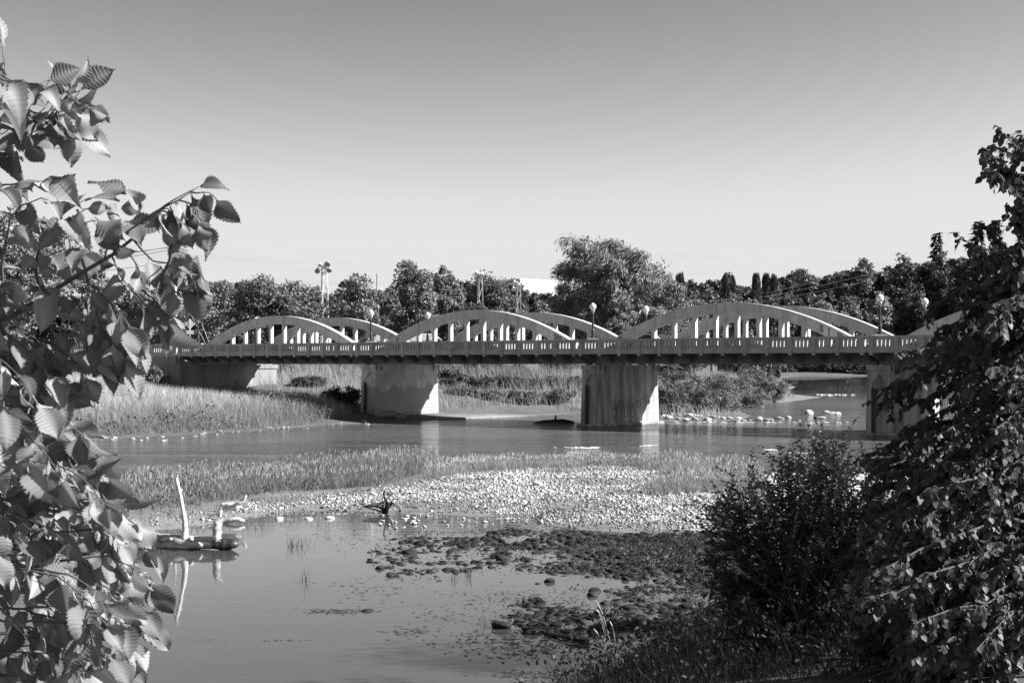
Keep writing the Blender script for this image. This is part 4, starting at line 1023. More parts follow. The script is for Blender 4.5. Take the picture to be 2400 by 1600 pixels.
stones("cobbles", "bleached cobbles strewn over the gravel bar", x[big], y[big], (.028 + .05 * R.random(n) ** 3)[big], tn[big], M_stone, .28)
q = pts_in([W(1790, 1130), W(2150, 1114), W(2160, 1165), W(1790, 1190)], 5000); x, y = q.T
stones("cobbles", "bleached cobbles continuing behind the right hand bush", x, y, .02 + .05 * R.random(len(x)) ** 2, np.clip(R.normal(.55, .12, len(x)), .2, .8), M_stone, .28)
# dark wet stones of the shallows, in two lobes
lobeA = [(850, 1305), (900, 1265), (960, 1250), (1100, 1252), (1230, 1236), (1300, 1240), (1450, 1250), (1720, 1250), (1735, 1370), (1640, 1385), (1560, 1350), (1450, 1355), (1350, 1352), (1250, 1345), (1190, 1330), (1110, 1335), (1060, 1345), (960, 1358), (905, 1345)]
lobeB = [(1180, 1430), (1250, 1405), (1330, 1385), (1450, 1375), (1560, 1385), (1660, 1400), (1700, 1450), (1560, 1490), (1480, 1510), (1330, 1500), (1220, 1485), (1160, 1462)]
XA = pts_in([W(*p) for p in lobeA], 12000); XB = pts_in([W(*p) for p in lobeB], 7000)
q = np.concatenate([XA, XB, pts_in([W(1430, 1335), W(1725, 1345), W(1730, 1430), W(1640, 1420), W(1560, 1395), W(1470, 1385)], 1300)]); x, y = q.T
LAW, LBW = [W(*p) for p in lobeA], [W(*p) for p in lobeB]
ed = np.maximum(np.maximum(polysd(x, y, LAW), polysd(x, y, LBW)), .5 * (x > 2.2)); d = .6 * vnoise(x * .7, y * 1.2, 31) + .4 * vnoise(x * 2.2, y * 2.8, 32); k_ = d > .56 - .22 * sstep(ed, 0, 1.0); x, y = x[k_], y[k_]
sz = .02 + .10 * R.random(len(x)) ** 3.2
stones("wet_stones", "small dark wet stones crowding the shallows", x, y, sz, np.clip(R.normal(.024, .011, len(x)), .008, .07), M_wetst, .36, flat=(.28, .6), tilt=.3)

# dark moss and low weeds creeping over the right part of the shoal
q = pts_in([W(1400, 1262), W(1730, 1258), W(1740, 1440), W(1600, 1420), W(1560, 1340), W(1450, 1335)], 9000); x, y = q.T
k_ = vnoise(x * .9, y * .9, 41) > .42; x, y = x[k_], y[k_]
q2 = np.concatenate([pts_in(LAW, 5000), pts_in(LBW, 3600)]); k_ = .6 * vnoise(q2[:, 0] * 1.1, q2[:, 1] * 1.5, 43) + .4 * vnoise(q2[:, 0] * 3.1, q2[:, 1] * 3.5, 44) > .52
x, y = np.concatenate([x, q2[k_, 0]]), np.concatenate([y, q2[k_, 1]]); n = len(x)
V, F = scatter(T_LEAF, F_LEAF, np.stack([x, y, np.maximum(height(x, y), 0) + .05 + .1 * R.random(n)], 1), frames(rdir(n) * np.array((1, 1, .5)), rdir(n) * .6 + np.array((0, 0, 1.0))), R.uniform(.03, .08, n))
o = mk("shoal_moss", V, F, M_leaf, tone=np.repeat(R.uniform(.02, .05, n), 4)); kind(o, "stuff"); o["label"] = "dark moss and low weeds over the stone shoal by the big bush"; o["category"] = "moss"

def rock(name, label, cat, pts, sizes, tones, mat, group, z=None):
    protos = []
    for k in range(4):
        V, F = STL[k]; o = mk(name, V, F, mat, None, tone=np.full(len(V), tones[k % len(tones)]), smooth=True)
        COL.objects.unlink(o); protos.append(o)
    for i, ((px, py), s) in enumerate(zip(pts, sizes)):
        p = protos[i % 4]; c = p.copy(); COL.objects.link(c); X, Y = W(px, py)
        c.location = (X, Y, max(gh(X, Y), -.06) + s * .22 if z is None else z)
        c.scale = (s, s * random.uniform(.7, 1.0), s * random.uniform(.32, .6)); c.rotation_euler = (random.uniform(-.15, .15), random.uniform(-.15, .15), random.uniform(0, 6.28))
        tag(c, label, cat, group)
    for p in protos: bpy.data.objects.remove(p)
rp = []; rs = []
for lob, n in ((lobeA, 60), (lobeB, 34)):
    P = pts_in([W(*p) for p in lob], n)
    for X, Y in P:
        rp.append((CX + X / Y * FP, HY + HC * FP / Y)); rs.append(random.uniform(.06, .15))
rock("wet_rock", "larger dark wet rock among the small stones of the shallows", "rock", rp, rs, (.025, .035, .045, .03), M_wetst, "dark wet rocks in the shallows")
iso = [(893, 1332, .22), (920, 1318, .2), (868, 1312, .14), (1162, 1303, .3), (1180, 1298, .24), (1122, 1327, .17), (1156, 1330, .19), (1378, 1310, .27), (1030, 1360, .12), (975, 1386, .13), (996, 1386, .1), (1176, 1364, .13), (1024, 1392, .1),
       (890, 1405, .06), (935, 1356, .1), (880, 1352, .09), (822, 1346, .1), (810, 1352, .08), (1070, 1344, .12), (1020, 1350, .1), (1290, 1364, .2), (1260, 1368, .12), (1612, 1408, .22), (1425, 1318, .15), (880, 1318, .1), (800, 1248, .07), (856, 1252, .08)]
rock("pond_rock", "lone dark rock poking out of the calm pond", "rock", [(a, b) for a, b, c in iso], [c * .5 for a, b, c in iso], (.025, .03, .02, .035), M_wetst, "lone rocks in the pond")
for (px, py, s, lb) in ((865, 1431, .13, "flat dark rock alone in the middle of the pond"), (1170, 1472, .14, "black boulder at the left tip of the lower stone shoal"), (1168, 1310, .17, "biggest dark boulder in the upper stone shoal")):
    rock("pond_rock", lb, "rock", [(px, py)], [s], (.025,), M_wetst, "lone rocks in the pond")
for (px, py, s, lb) in ((657, 1216, .13, "leftmost of the three white stones standing in the pond edge"), (727, 1216, .12, "middle one of the three white stones standing in the pond edge"), (771, 1215, .13, "rightmost of the three white stones standing in the pond edge"),
                        (1258, 1162, .15, "largest pale boulder on the gravel bar"), (1630, 1146, .15, "pale block among the grass clumps of the gravel bar")):
    rock("pale_stone", lb, "stone", [(px, py)], [s], (.66,), M_stone, "pale larger stones")
P = [(R.uniform(880, 1010), R.uniform(1206, 1240), R.uniform(.03, .075)) for _ in range(26)] + [(R.uniform(1000, 1250), R.uniform(1214, 1232), R.uniform(.025, .06)) for _ in range(20)]
rock("pale_stone", "small pale stone sitting in the shallow water below the root wad", "stone", [(a, b) for a, b, c in P], [c for a, b, c in P], (.6, .5, .4, .65), M_stone, "pale stones in the shallow water", z=.02)
for (px, py, s, f, lb) in ((1893, 970, .38, .75, "big rounded boulder in the bright water left of the right pier"), (1957, 970, .5, .34, "broad white boulder nearest the right pier"), (1939, 967, .34, .4, "low white stone left of the broad boulder near the right pier"), (1924, 980, .36, .3, "flat white stone below the big rounded boulder")):
    rock("river_boulder", lb, "boulder", [(px, py)], [s], (.5,), M_stone, "boulders in the river", z=.0)
    bo = [o for o in COL.objects if o.get("label") == lb][0]; bo.scale[2] = s * f
P = [(R.uniform(1745, 1875), R.uniform(979, 986), R.uniform(.1, .3)) for _ in range(12)]
rock("river_boulder", "flat white rock in the line of rocks off the wooded point", "rock", [(a, b) for a, b, c in P], [c for a, b, c in P], (.4, .32, .5, .25), M_stone, "line of flat rocks off the point", z=.0)
P = [(R.uniform(1490, 1745), R.uniform(981, 987), R.uniform(.08, .3)) for _ in range(60)]
rock("shore_rock", "pale rock in the rubble at the foot of the graffitied pier and point", "rock", [(a, b) for a, b, c in P], [c for a, b, c in P], (.5, .3, .6, .2), M_stone, "shore rubble by the graffitied pier")
P = [(R.uniform(430, 870), 1009 - (0) , R.uniform(.05, .17)) for _ in range(44)]
P = [(a, np.interp(a, [430, 480, 700, 770, 870], [1021, 1017, 1003, 996, 992]) + R.uniform(-3, 3), c) for a, b, c in P] + [(R.uniform(200, 430), R.uniform(1024, 1033), R.uniform(.05, .15)) for _ in range(26)]
rock("shore_rock", "pale rock along the water's edge of the left bank", "rock", [(a, b) for a, b, c in P], [c for a, b, c in P], (.34, .2, .26, .5), M_stone, "shore rocks of the left bank")
rock("river_boulder", "large grey boulder in the shade below the first pier", "boulder", [(912, 984)], [.75], (.26,), M_stone, "boulders in the river")
rock("river_boulder", "smaller grey boulder right of the large one below the first pier", "boulder", [(937, 984)], [.45], (.24,), M_stone, "boulders in the river")

# ------------------------------------------------------------------ driftwood
def wpt(px, py, Y): return PW(px, py, Y)
def gnarl(o, amp, sc=3.0):
    """knots, cracks and splinters: push the surface in and out"""
    me = o.data; n = len(me.vertices); co = np.empty(n * 3); me.vertices.foreach_get("co", co); nr = np.empty(n * 3); me.vertices.foreach_get("normal", nr)
    co, nr = co.reshape(-1, 3), nr.reshape(-1, 3)
    v = vnoise(co[:, 0] * sc * 1.2 + 9, (co[:, 2] - co[:, 1]) * sc * 3.1, 61) + .5 * vnoise(co[:, 0] * sc * 4, (co[:, 2] + co[:, 1]) * sc * 9, 62) - .75
    me.vertices.foreach_set("co", (co + nr * (v * amp)[:, None]).ravel()); me.update()
def dense(P, r, k=7):
    P = np.array(P); t = np.linspace(0, len(P) - 1, (len(P) - 1) * k + 1); i = np.minimum(t.astype(int), len(P) - 2); f = (t - i)[:, None]
    r = np.array(r); return list(P[i] * (1 - f) + P[i + 1] * f), list(np.interp(t, np.arange(len(r)), r))
YL = 15417 / (1288 - 853)
lx, ly, _ = wpt(450, 1275, YL)
log = empty("fallen_log", (lx, ly, 0), "grey fallen log with an upright bare branch lying in the pond edge", "log")
mb = MB(); P = [wpt(px, py, YL + d) for px, py, d in ((330, 1262, .5), (370, 1268, .35), (420, 1270, .2), (470, 1272, .1), (520, 1274, 0))]
mb.tube(*dense(P, [.20, .21, .185, .15, .13]), 18)
for px, py, r in ((468, 1277, .07), (400, 1264, .05), (448, 1264, .05)):
    c_ = wpt(px, py, YL - .1); mb.tube([c_, c_ + np.array((.02, -.12, .03)), c_ + np.array((.03, -.16, .03))], [r, r * .8, r * .4], 8)
gnarl(mb.build("trunk", M_logw, log, smooth=True), .06)
mb = MB(); P = [wpt(px, py, YL) for px, py in ((500, 1274), (525, 1275), (545, 1276), (560, 1277))]; mb.tube(*dense(P, [.13, .145, .12, .03]), 14); gnarl(mb.build("wet_end", M_wet, log, smooth=True), .06)
mb = MB(); P = [wpt(px, py, YL + .15) for px, py in ((432, 1262), (434, 1240), (432, 1215), (427, 1185), (420, 1150), (414, 1128), (413, 1119))]
mb.tube(*dense(P, [.11, .07, .058, .050, .05, .05, .04]), 10)
mb.tube([P[4], P[4] + np.array((.08, 0, .03))], [.02, .01], 5); mb.tube([P[3], P[3] + np.array((.08, 0, .02))], [.02, .01], 5); mb.tube([P[6], P[6] + np.array((.05, 0, .08))], [.02, .005], 5)
gnarl(mb.build("upright_branch", M_drift, log, smooth=True), .022, 5)
mb = MB(); P = [wpt(px, py, YL) for px, py in ((507, 1270), (507, 1245), (508, 1225), (512, 1219), (523, 1211))]; mb.tube(*dense(P, [.10, .085, .08, .06, .02]), 10); gnarl(mb.build("stub_branch", M_logw, log, smooth=True), .04, 5)
Yd = 15417 / (1222 - 853)
dw = empty("driftwood", (*W(520, 1222), 0), "white forked driftwood branch standing on the stones behind the log", "driftwood")
mb = MB(); P = [wpt(px, py, Yd) for px, py in ((514, 1222), (516, 1200), (520, 1184), (545, 1181), (562, 1178), (573, 1169), (577, 1160))]; mb.tube(*dense(P, [.06, .07, .08, .06, .06, .05, .012]), 9)
mb.tube([wpt(522, 1190, Yd), wpt(545, 1190, Yd), wpt(566, 1187, Yd)], [.05, .05, .03], 7); mb.tube([wpt(488, 1208, Yd), wpt(512, 1206, Yd)], [.04, .05], 7)
gnarl(mb.build("branch", M_drift, dw, smooth=True), .03, 5)
Yd = 15417 / (1222 - 853) - .5
mb = MB(); mb.tube([wpt(px, py, Yd) for px, py in ((523, 1225), (540, 1219), (557, 1216), (573, 1220))], [.03, .06, .06, .04], 8)
o = mb.build("driftwood", M_drift, smooth=True); tag(o, "low white driftwood piece arching at the water beside the log stub", "driftwood")
Yr = 15417 / (1203 - 853)
rw = empty("root_wad", (*W(905, 1203), 0), "dark tangled root wad with curling roots at the pond edge", "driftwood")
mb = MB(); rr = np.random.default_rng(5)
for P, r in (([(903, 1200), (905, 1180), (901, 1165), (899, 1155), (903, 1146), (910, 1144)], .035), ([(903, 1198), (910, 1180), (906, 1170), (918, 1158)], .04), ([(912, 1190), (920, 1178), (930, 1186), (940, 1196)], .03), ([(900, 1198), (890, 1188), (870, 1184), (852, 1186)], .04), ([(898, 1200), (885, 1196), (865, 1190), (850, 1186)], .03), ([(905, 1195), (922, 1170), (935, 1168)], .025), ([(905, 1202), (912, 1185), (903, 1172)], .05), ([(900, 1202), (897, 1185), (903, 1172)], .05)):
    mb.tube([wpt(a, b, Yr + rr.uniform(-.2, .2)) for a, b in P], [r * (1 - .7 * i / len(P)) for i in range(len(P))], 7)
mb.build("root", M_wet, rw, smooth=True)
mb = MB(); mb.tube([wpt(866, 1186, Yr), wpt(885, 1180, Yr + .1), wpt(900, 1178, Yr + .1)], [.05, .06, .05], 8); mb.build("bleached_root", M_drift, rw, smooth=True); mb = MB(); mb.tube([wpt(862, 1151, Yr + 2), wpt(884, 1160, Yr + 2)], [.03, .03], 6); mb.build("bleached_root", M_drift, rw, smooth=True)
Ys = 15417 / (990 - 853)
sg = empty("snag", (*W(1295, 990), 0), "dark half sunken snag with one upright stub left of the graffitied pier", "driftwood")
mb = MB(); mb.tube([wpt(1240, 994, Ys), wpt(1275, 990, Ys), wpt(1320, 988, Ys), wpt(1346, 990, Ys)], [.08, .2, .22, .1], 8); mb.tube([wpt(1300, 990, Ys), wpt(1302, 980, Ys), wpt(1303, 972, Ys)], [.12, .09, .04], 7); mb.build("trunk", M_wet, sg, smooth=True)
mb = MB(); mb.tube([W(1275, 1486) + (.03,), W(1330, 1500) + (.05,), W(1378, 1506) + (.05,)], [.02, .04, .06], 7); o = mb.build("sunken_stick", M_wet, smooth=True); tag(o, "black stick lying along the lower edge of the stone shoal", "stick")

# little tufts growing through the gravel, and flecks of foam on the river
acc = Acc()
for px, py in [(R.uniform(900, 1750), R.uniform(1135, 1235)) for _ in range(150)] + [(880, 1180), (985, 1172), (962, 1165), (1040, 1170)]:
    X, Y = W(px, py)
    if polysd(np.array([X]), np.array([Y]), BARW)[0] < .2: continue
    n = 22; blades(acc, X + R.normal(size=n) * .12, Y + R.normal(size=n) * .12, R.uniform(.1, .28, n), .012, .13, .4)
o = acc.build("gravel_tufts", M_grass); kind(o, "stuff"); o["label"] = "sparse little tufts growing through the gravel bar"; o["category"] = "grass"
acc = Acc()
for cx_, cy_, sx_, n in ((1365, 1050, 22, 40), (1352, 1061, 12, 10), (1514, 1045, 8, 12), (1805, 1055, 10, 14), (1900, 1062, 30, 26), (1880, 1075, 60, 26), (1960, 925, 25, 12), (1840, 872, 60, 40), (1940, 872.5, 90, 60), (1760, 990, 120, 40)):
    for _ in range(n):
        X, Y = W(cx_ + R.normal() * sx_, cy_ + R.normal() * .8); k_ = Y / 75
        V, F = scatter(T_LEAF, F_LEAF, np.array([(X, Y, .03)]), frames(np.array([(1.0, R.normal() * .2, 0)]), np.array([(0, -.3, 1.0)])), np.array([(.12 * k_, R.uniform(.1, .35) * k_, .1 * k_)]))
        acc.add(V, F, np.full(4, R.uniform(.6, .85)))
o = acc.build("river_foam", M_stone); kind(o, "stuff"); o["label"] = "flecks of white foam on the river riffles"; o["category"] = "foam"

# reed tufts in the pond
def tuft(px, py, n, h, label, spread=.12, alb=.10, w=.012, name="reed_tuft"):
    X, Y = W(px, py); acc = Acc(); x = X + R.normal(size=n) * spread; y = Y + R.normal(size=n) * spread
    blades(acc, x, y, h * R.uniform(.5, 1.1, n), w, alb, .28, z=np.full(n, -.05))
    o = acc.build(name, M_grass); tag(o, label, "reeds", "reed tufts in the pond")
tuft(685, 1280, 16, .42, "left reed tuft of the upper pair in the open pond", .06); tuft(703, 1280, 22, .45, "thickest reed tuft standing in the open pond", .12)
tuft(714, 1362, 14, .40, "lone reed tuft lower in the open pond", .07); tuft(1098, 1352, 12, .32, "reed tuft right below the upper stone shoal", .05); tuft(1063, 1358, 8, .26, "small reed tuft below the left end of the upper shoal", .04)
tuft(1148, 1466, 26, .3, "bushy reed tuft beside the black boulder", .12); tuft(1005, 1252, 16, .24, "small reed tuft behind the upper stone shoal", .08); tuft(380, 1300, 20, .3, "reeds under the fallen log", .15)

# floating weed film on the pond
acc = Acc()
for (cx_, cy_, sx_, sy_, n) in ((790, 1432, 45, 3, 130), (960, 1478, 30, 4, 60), (1180, 1500, 90, 14, 300), (1060, 1440, 60, 20, 90), (1260, 1530, 70, 10, 160), (870, 1380, 50, 14, 80), (820, 1262, 60, 20, 120), (1420, 1500, 60, 10, 140), (1200, 1400, 60, 10, 140), (660, 1500, 60, 1, 14), (1230, 1580, 60, 5, 60), (950, 1240, 70, 8, 90)):
    for _ in range(n):
        X, Y = W(cx_ + R.normal() * sx_, cy_ + R.normal() * sy_)
        V, F = scatter(T_LEAF, F_LEAF, np.array([(X, Y, .006)]), frames(np.array([(R.normal(), R.normal() * .4, 0.0)]), np.array([(0, 0, 1.0)])), np.array([(R.uniform(.04, .1), R.uniform(.04, .14), .02)]))
        acc.add(V, F, np.full(4, R.uniform(.04, .1)))
o = acc.build("pond_weed", M_leaf); kind(o, "stuff"); o["label"] = "thin floating weed on the pond"; o["category"] = "pond weed"
# ------------------------------------------------------------------ the foreground elm at the left
def elm_template(curl, fold, wav, twist, seed):
    """doubly serrated, finely pleated leaf: axis +Y, length 1"""
    nr, rg = 43, np.random.default_rng(seed)
    t = np.linspace(0, 1, nr); w = .33 * np.sin(math.pi * np.clip(t / .93, 0, 1) ** .80) ** .8 * (1 - .15 * t) + .012 * (t < 1); w[0] = .012; w[-1] = .003
    w *= 1 + .07 * np.sin(t * 9 + seed)
    us = (-1, -.55, 0, .55, 1); V = []; T = []
    bite = rg.uniform(.3, .8)
    for i in range(nr):
        for u in us:
            s = abs(u); y = t[i] + .15 * s * (1 - t[i]) * (t[i] > .02)
            ww = w[i]
            if s == 1 and 0 < i < nr - 1: ww *= (1.09 if i % 2 else .92) * (1.05 if (i // 2) % 2 else .97)
            x = math.copysign(ww * s, u) if u else 0
            if u < 0 and i < 8: x *= .8 + .025 * i                       # lopsided elm base
            pleat = (-.009, 0, .009, 0)[i % 4] * (s > 0) * (.6 + .4 * s) * min(1, 6 * w[i])
            z = fold * s * ww + pleat - curl * max(0, t[i] - .15) ** 2 + wav * math.sin(5 * t[i] + 2 * u) * .045 + twist * x * (t[i] - .4)
            yy = y - .25 * max(0, curl - .5) * t[i] ** 3
            V.append((x * math.cos(fold * .6), yy, z)); T.append(1.45 if u == 0 else (.94, 1.0, 1.09, 1.0)[i % 4])
    F = [(i * 5 + j, i * 5 + j + 1, (i + 1) * 5 + j + 1, (i + 1) * 5 + j) for i in range(nr - 1) for j in range(4)]
    b = len(V)                                                           # petiole
    for k, (x, z) in enumerate(((-.011, 0), (.011, 0))):
        V.append((x, -.14, z + .03)); V.append((x, .02, z + .004)); T += [1.0, 1.0]
    F.append((b, b + 2, b + 3, b + 1))
    return np.array(V), np.array(F), np.array(T)
ELM = [elm_template(*q, i) for i, q in enumerate(((.25, .25, 1, .3), (.5, .12, -1, -.5), (.1, .45, .5, .2), (.9, .3, 1.2, .4), (.35, -.1, 1.5, -.8), (.15, .65, 0, .1), (1.2, .2, -.6, .6), (.6, .9, .4, 0), (.2, .05, 2.0, 1.0), (.75, .5, -1.4, -.3)))]
re_ = np.random.default_rng(21)
tx, tyy = -3.0, 4.6
elm = empty("elm_tree", (tx, tyy, gh(tx, tyy)), "foreground elm whose serrated leafy twigs hang in from the left edge", "tree")
mb = MB(); z0 = gh(tx, tyy)
mb.tube([(tx, tyy, z0 - .3), (tx + .03, tyy, z0 + 1), (tx - .02, tyy, z0 + 2.4), (tx + .05, tyy + .05, z0 + 4.2), (tx - .1, tyy, z0 + 5.6), (tx - .05, tyy + .1, z0 + 6.6)], [.16, .13, .10, .06, .035, .01], 12); mb.build("trunk", M_bark, elm, smooth=True)
LV = [[] for _ in ELM]
def twig(mb, P, r0=.006, leaves=True, step=.05, size=(.066, .114), start=.15, hang=.75):
    P = [np.array(p, float) for p in P]; seg = [np.linalg.norm(P[i + 1] - P[i]) for i in range(len(P) - 1)]; L_ = sum(seg)
    def at(s):
        for i, g in enumerate(seg):
            if s <= g or i == len(seg) - 1: return P[i] + (P[i + 1] - P[i]) * min(1, s / g), (P[i + 1] - P[i]) / g
            s -= g
    n = max(4, int(L_ / .04)); pts = [at(L_ * i / n)[0] + re_.normal(size=3) * .0025 for i in range(n + 1)]
    mb.tube(pts, [max(.0012, r0 * (1 - .8 * i / n)) for i in range(n + 1)], 6)
    if not leaves: return
    s = L_ * start; sd = 1 if re_.random() < .5 else -1
    while s < L_:
        p, d = at(s); side = np.cross(d, (0, 0, 1)); side = side / (np.linalg.norm(side) + 1e-6)
        a = d * .55 + side * sd * .55 + np.array((0, 0, -hang * re_.uniform(.35, 1.35))) + re_.normal(size=3) * .22
        nn = np.array((.1, -.6, .5)) + re_.normal(size=3) * .75
        LV[re_.integers(0, len(ELM))].append((p + a * .006, a, nn, re_.uniform(*size) * (.8 if s < L_ * .3 else 1)))
        sd = -sd; s += step * re_.uniform(.7, 1.4)
    p, d = at(L_)
    LV[re_.integers(0, len(ELM))].append((p, d * .8 + np.array((0, 0, -.35)) + re_.normal(size=3) * .15, np.array((.2, -.8, .5)) + re_.normal(size=3) * .4, re_.uniform(*size)))
def tp(*pp): return [PW(px, py, Y) for px, py, Y in pp]
mb = MB()
trunk_hi = np.array((tx + .03, tyy + .03, z0 + 3.6)); trunk_mid = np.array((tx, tyy, z0 + 2.2)); trunk_lo = np.array((tx + .02, tyy, z0 + 1.2))
# visible boughs (traced) and the twigs they carry
main = tp((-120, 800, 4.4), (30, 740, 4.3), (110, 690, 4.2), (197, 636, 4.1), (262, 598, 4.1), (310, 560, 4.1), (335, 518, 4.1), (372, 492, 4.05), (420, 468, 4.0), (458, 442, 4.0))
mb.tube([trunk_mid, trunk_mid * .5 + main[0] * .5 + np.array((0, 0, .1)), main[0]], [.03, .022, .014], 7)
mb.tube(main, [.011, .009, .0072, .0062, .0052, .0045, .0036, .0028, .002, .0013], 8)
def sub(*pp, **kw): twig(mb, tp(*pp), **kw)
sub((335, 518, 4.1), (325, 492, 4.1), (318, 470, 4.1), (300, 452, 4.1), r0=.003, start=.4, step=.045)
sub((372, 492, 4.05), (400, 476, 4.0), (440, 452, 4.0), (470, 438, 4.0), r0=.003, start=.1, step=.036, hang=1.0)
sub((385, 488, 4.05), (405, 500, 3.95), (425, 520, 3.95), r0=.002, start=.2, step=.04, hang=1.1)
sub((310, 560, 4.1), (345, 600, 4.1), (372, 625, 4.1), (405, 612, 4.1), (428, 600, 4.0), r0=.004, start=.25, step=.048, hang=1.0)
sub((372, 625, 4.1), (395, 660, 4.1), (410, 690, 4.1), r0=.003, start=.1, step=.05, hang=1.0)
sub((262, 598, 4.1), (280, 640, 4.05), (310, 680, 4.05), (335, 720, 4.0), r0=.003, start=.2, step=.04, hang=.9)
sub((245, 610, 4.1), (255, 560, 4.1), (270, 530, 4.1), (300, 520, 4.1), r0=.003, start=.3, step=.04)
sub((197, 636, 4.1), (215, 690, 4.1), (228, 750, 4.05), (240, 800, 4.0), (255, 820, 4.0), r0=.004, start=.2, step=.04, hang=1.0)
sub((200, 660, 4.0), (235, 690, 4.0), (270, 720, 3.95), (300, 760, 3.9), r0=.003, start=.1, step=.04, hang=1.0)
sub((197, 636, 4.1), (185, 590, 4.1), (186, 545, 4.1), (195, 520, 4.1), (230, 515, 4.05), r0=.004, start=.3, step=.04)
sub((110, 690, 4.2), (80, 640, 4.2), (90, 590, 4.1), (120, 540, 4.1), (170, 510, 4.0), (200, 490, 4.0), r0=.005, start=.15, step=.042)
sub((30, 740, 4.3), (0, 640, 4.2), (15, 540, 4.1), (40, 490, 4.0), (85, 465, 4.0), (115, 470, 3.95), r0=.006, start=.1, step=.042)
for P_ in (((60, 640, 4.3), (110, 600, 4.3), (160, 580, 4.3), (200, 600, 4.2)), ((-40, 700, 4.2), (20, 660, 4.1), (80, 660, 4.1), (150, 690, 4.0)),
           ((120, 540, 4.1), (150, 500, 4.0), (185, 478, 4.0), (198, 470, 4.0)), ((300, 590, 4.2), (330, 640, 4.2), (345, 690, 4.2), (380, 735, 4.1)), ((405, 612, 4.1), (440, 600, 4.1), (455, 620, 4.05), (470, 640, 4.0))):
    twig(mb, tp(*P_), r0=.003, start=.15, step=.034, hang=1.0)
sub((-90, 500, 4.3), (-20, 440, 4.2), (40, 428, 4.1), (90, 425, 4.1), (125, 420, 4.0), r0=.005, start=.3, step=.045, hang=.5)
mb.tube([trunk_hi, PW(-90, 500, 4.3)], [.02, .008], 6)
up1 = tp((-140, 420, 4.2), (-20, 350, 4.1), (70, 310, 4.0), (120, 285, 4.0), (150, 240, 4.0), (172, 200, 4.0))
mb.tube([trunk_hi, up1[0]], [.025, .012], 6); mb.tube(up1, [.012, .009, .007, .005, .0035, .002], 7)
sub((100, 290, 4.0), (130, 250, 3.95), (150, 215, 3.95), (140, 190, 3.95), r0=.003, start=.05, step=.03)
sub((90, 300, 4.0), (135, 275, 3.9), (180, 255, 3.9), (205, 250, 3.9), r0=.003, start=.1, step=.03, hang=1.0)
sub((100, 290, 4.05), (140, 265, 4.0), (175, 230, 4.0), (188, 212, 4.0), r0=.003, start=.2, step=.03, hang=1.0)
sub((20, 330, 4.1), (60, 300, 4.05), (95, 262, 4.0), (120, 225, 4.0), r0=.003, start=.1, step=.032)
sub((70, 310, 4.0), (110, 275, 4.0), (150, 235, 4.0), (175, 195, 4.0), r0=.003, start=.05, step=.034)
sub((110, 288, 4.0), (150, 290, 3.95), (185, 300, 3.95), r0=.003, start=.2, step=.034, hang=1.0)
sub((-20, 350, 4.1), (25, 310, 4.0), (60, 270, 3.9), (95, 220, 3.9), (110, 190, 3.9), r0=.003, start=.05, step=.04)
sub((-60, 370, 4.1), (-20, 290, 3.9), (5, 220, 3.7), (10, 150, 3.5), (5, 110, 3.5), r0=.004, start=.2, step=.05, size=(.10, .13))
sub((-20, 350, 4.1), (30, 345, 4.1), (70, 320, 4.1), r0=.003, start=.2, step=.04)
for P_ in (((90, 760, 4.1), (150, 770, 4.1), (205, 800, 4.0), (235, 850, 4.0)), ((40, 790, 4.2), (110, 800, 4.1), (170, 840, 4.0), (200, 880, 4.0)), ((150, 740, 4.1), (215, 760, 4.1), (262, 790, 4.0), (290, 850, 4.0)),
           ((-20, 830, 4.2), (60, 830, 4.1), (120, 870, 4.1), (150, 920, 4.0)), ((20, 770, 4.2), (80, 790, 4.2), (130, 850, 4.1), (140, 900, 4.1)), ((330, 680, 4.1), (360, 700, 4.1), (385, 730, 4.0), (395, 760, 4.0)), ((-60, 780, 4.3), (0, 800, 4.2), (60, 860, 4.2), (90, 920, 4.1)),
           ((200, 680, 4.2), (250, 720, 4.1), (285, 760, 4.1), (310, 800, 4.0)), ((372, 492, 4.05), (395, 495, 4.0), (410, 520, 4.0), (415, 560, 4.0)), ((420, 468, 4.0), (445, 470, 4.0), (460, 495, 4.0), (468, 530, 3.95)), ((440, 452, 4.0), (470, 450, 4.0), (490, 455, 4.0), (505, 465, 4.0)), ((400, 612, 4.1), (430, 620, 4.1), (450, 640, 4.0), (462, 668, 4.0))):
    twig(mb, tp(*P_), r0=.003, start=.12, step=.034, hang=1.0)
# the dense lower mass: many twigs ending at the traced outline
edge = [(760, 300), (830, 220), (880, 150), (930, 110), (980, 140), (1020, 175), (1080, 225), (1150, 285), (1180, 270), (1230, 300), (1300, 315), (1350, 345), (1390, 320), (1430, 280), (1480, 335), (1520, 300), (1570, 270), (1640, 220)]
ey = [a for a, b in edge]; ex = [b for a, b in edge]
for i in range(72):
    py = re_.uniform(835, 1660); lim = np.interp(py, ey, ex); f = re_.random()
    px = -40 + (lim + 10) * (1 if i % 3 == 0 else f ** .7); Y = re_.uniform(3.75, 4.7)
    sx = px - re_.uniform(130, 240); sy = py - re_.uniform(20, 150)
    P = tp((sx - 60, sy - 10, Y + .1), (sx * .55 + px * .45, sy * .7 + py * .3 - 25, Y), (sx * .2 + px * .8, sy * .35 + py * .65 - 15, Y - .05), (px, py, Y - .1))
    twig(mb, P, r0=.004, start=.15, step=.044, hang=re_.uniform(.6, 1.1), size=(.065, .125))
for (px, py) in ((365, 1485), (370, 1375), (360, 1310), (330, 1240), (300, 1160), (250, 1090), (205, 1030), (300, 1560), (345, 1440)):
    Y = re_.uniform(3.8, 4.2)
    twig(mb, tp((px - 230, py - 60, Y), (px - 120, py - 75, Y), (px - 50, py - 45, Y), (px - 12, py - 14, Y)), r0=.004, start=.2, step=.042, hang=.8)
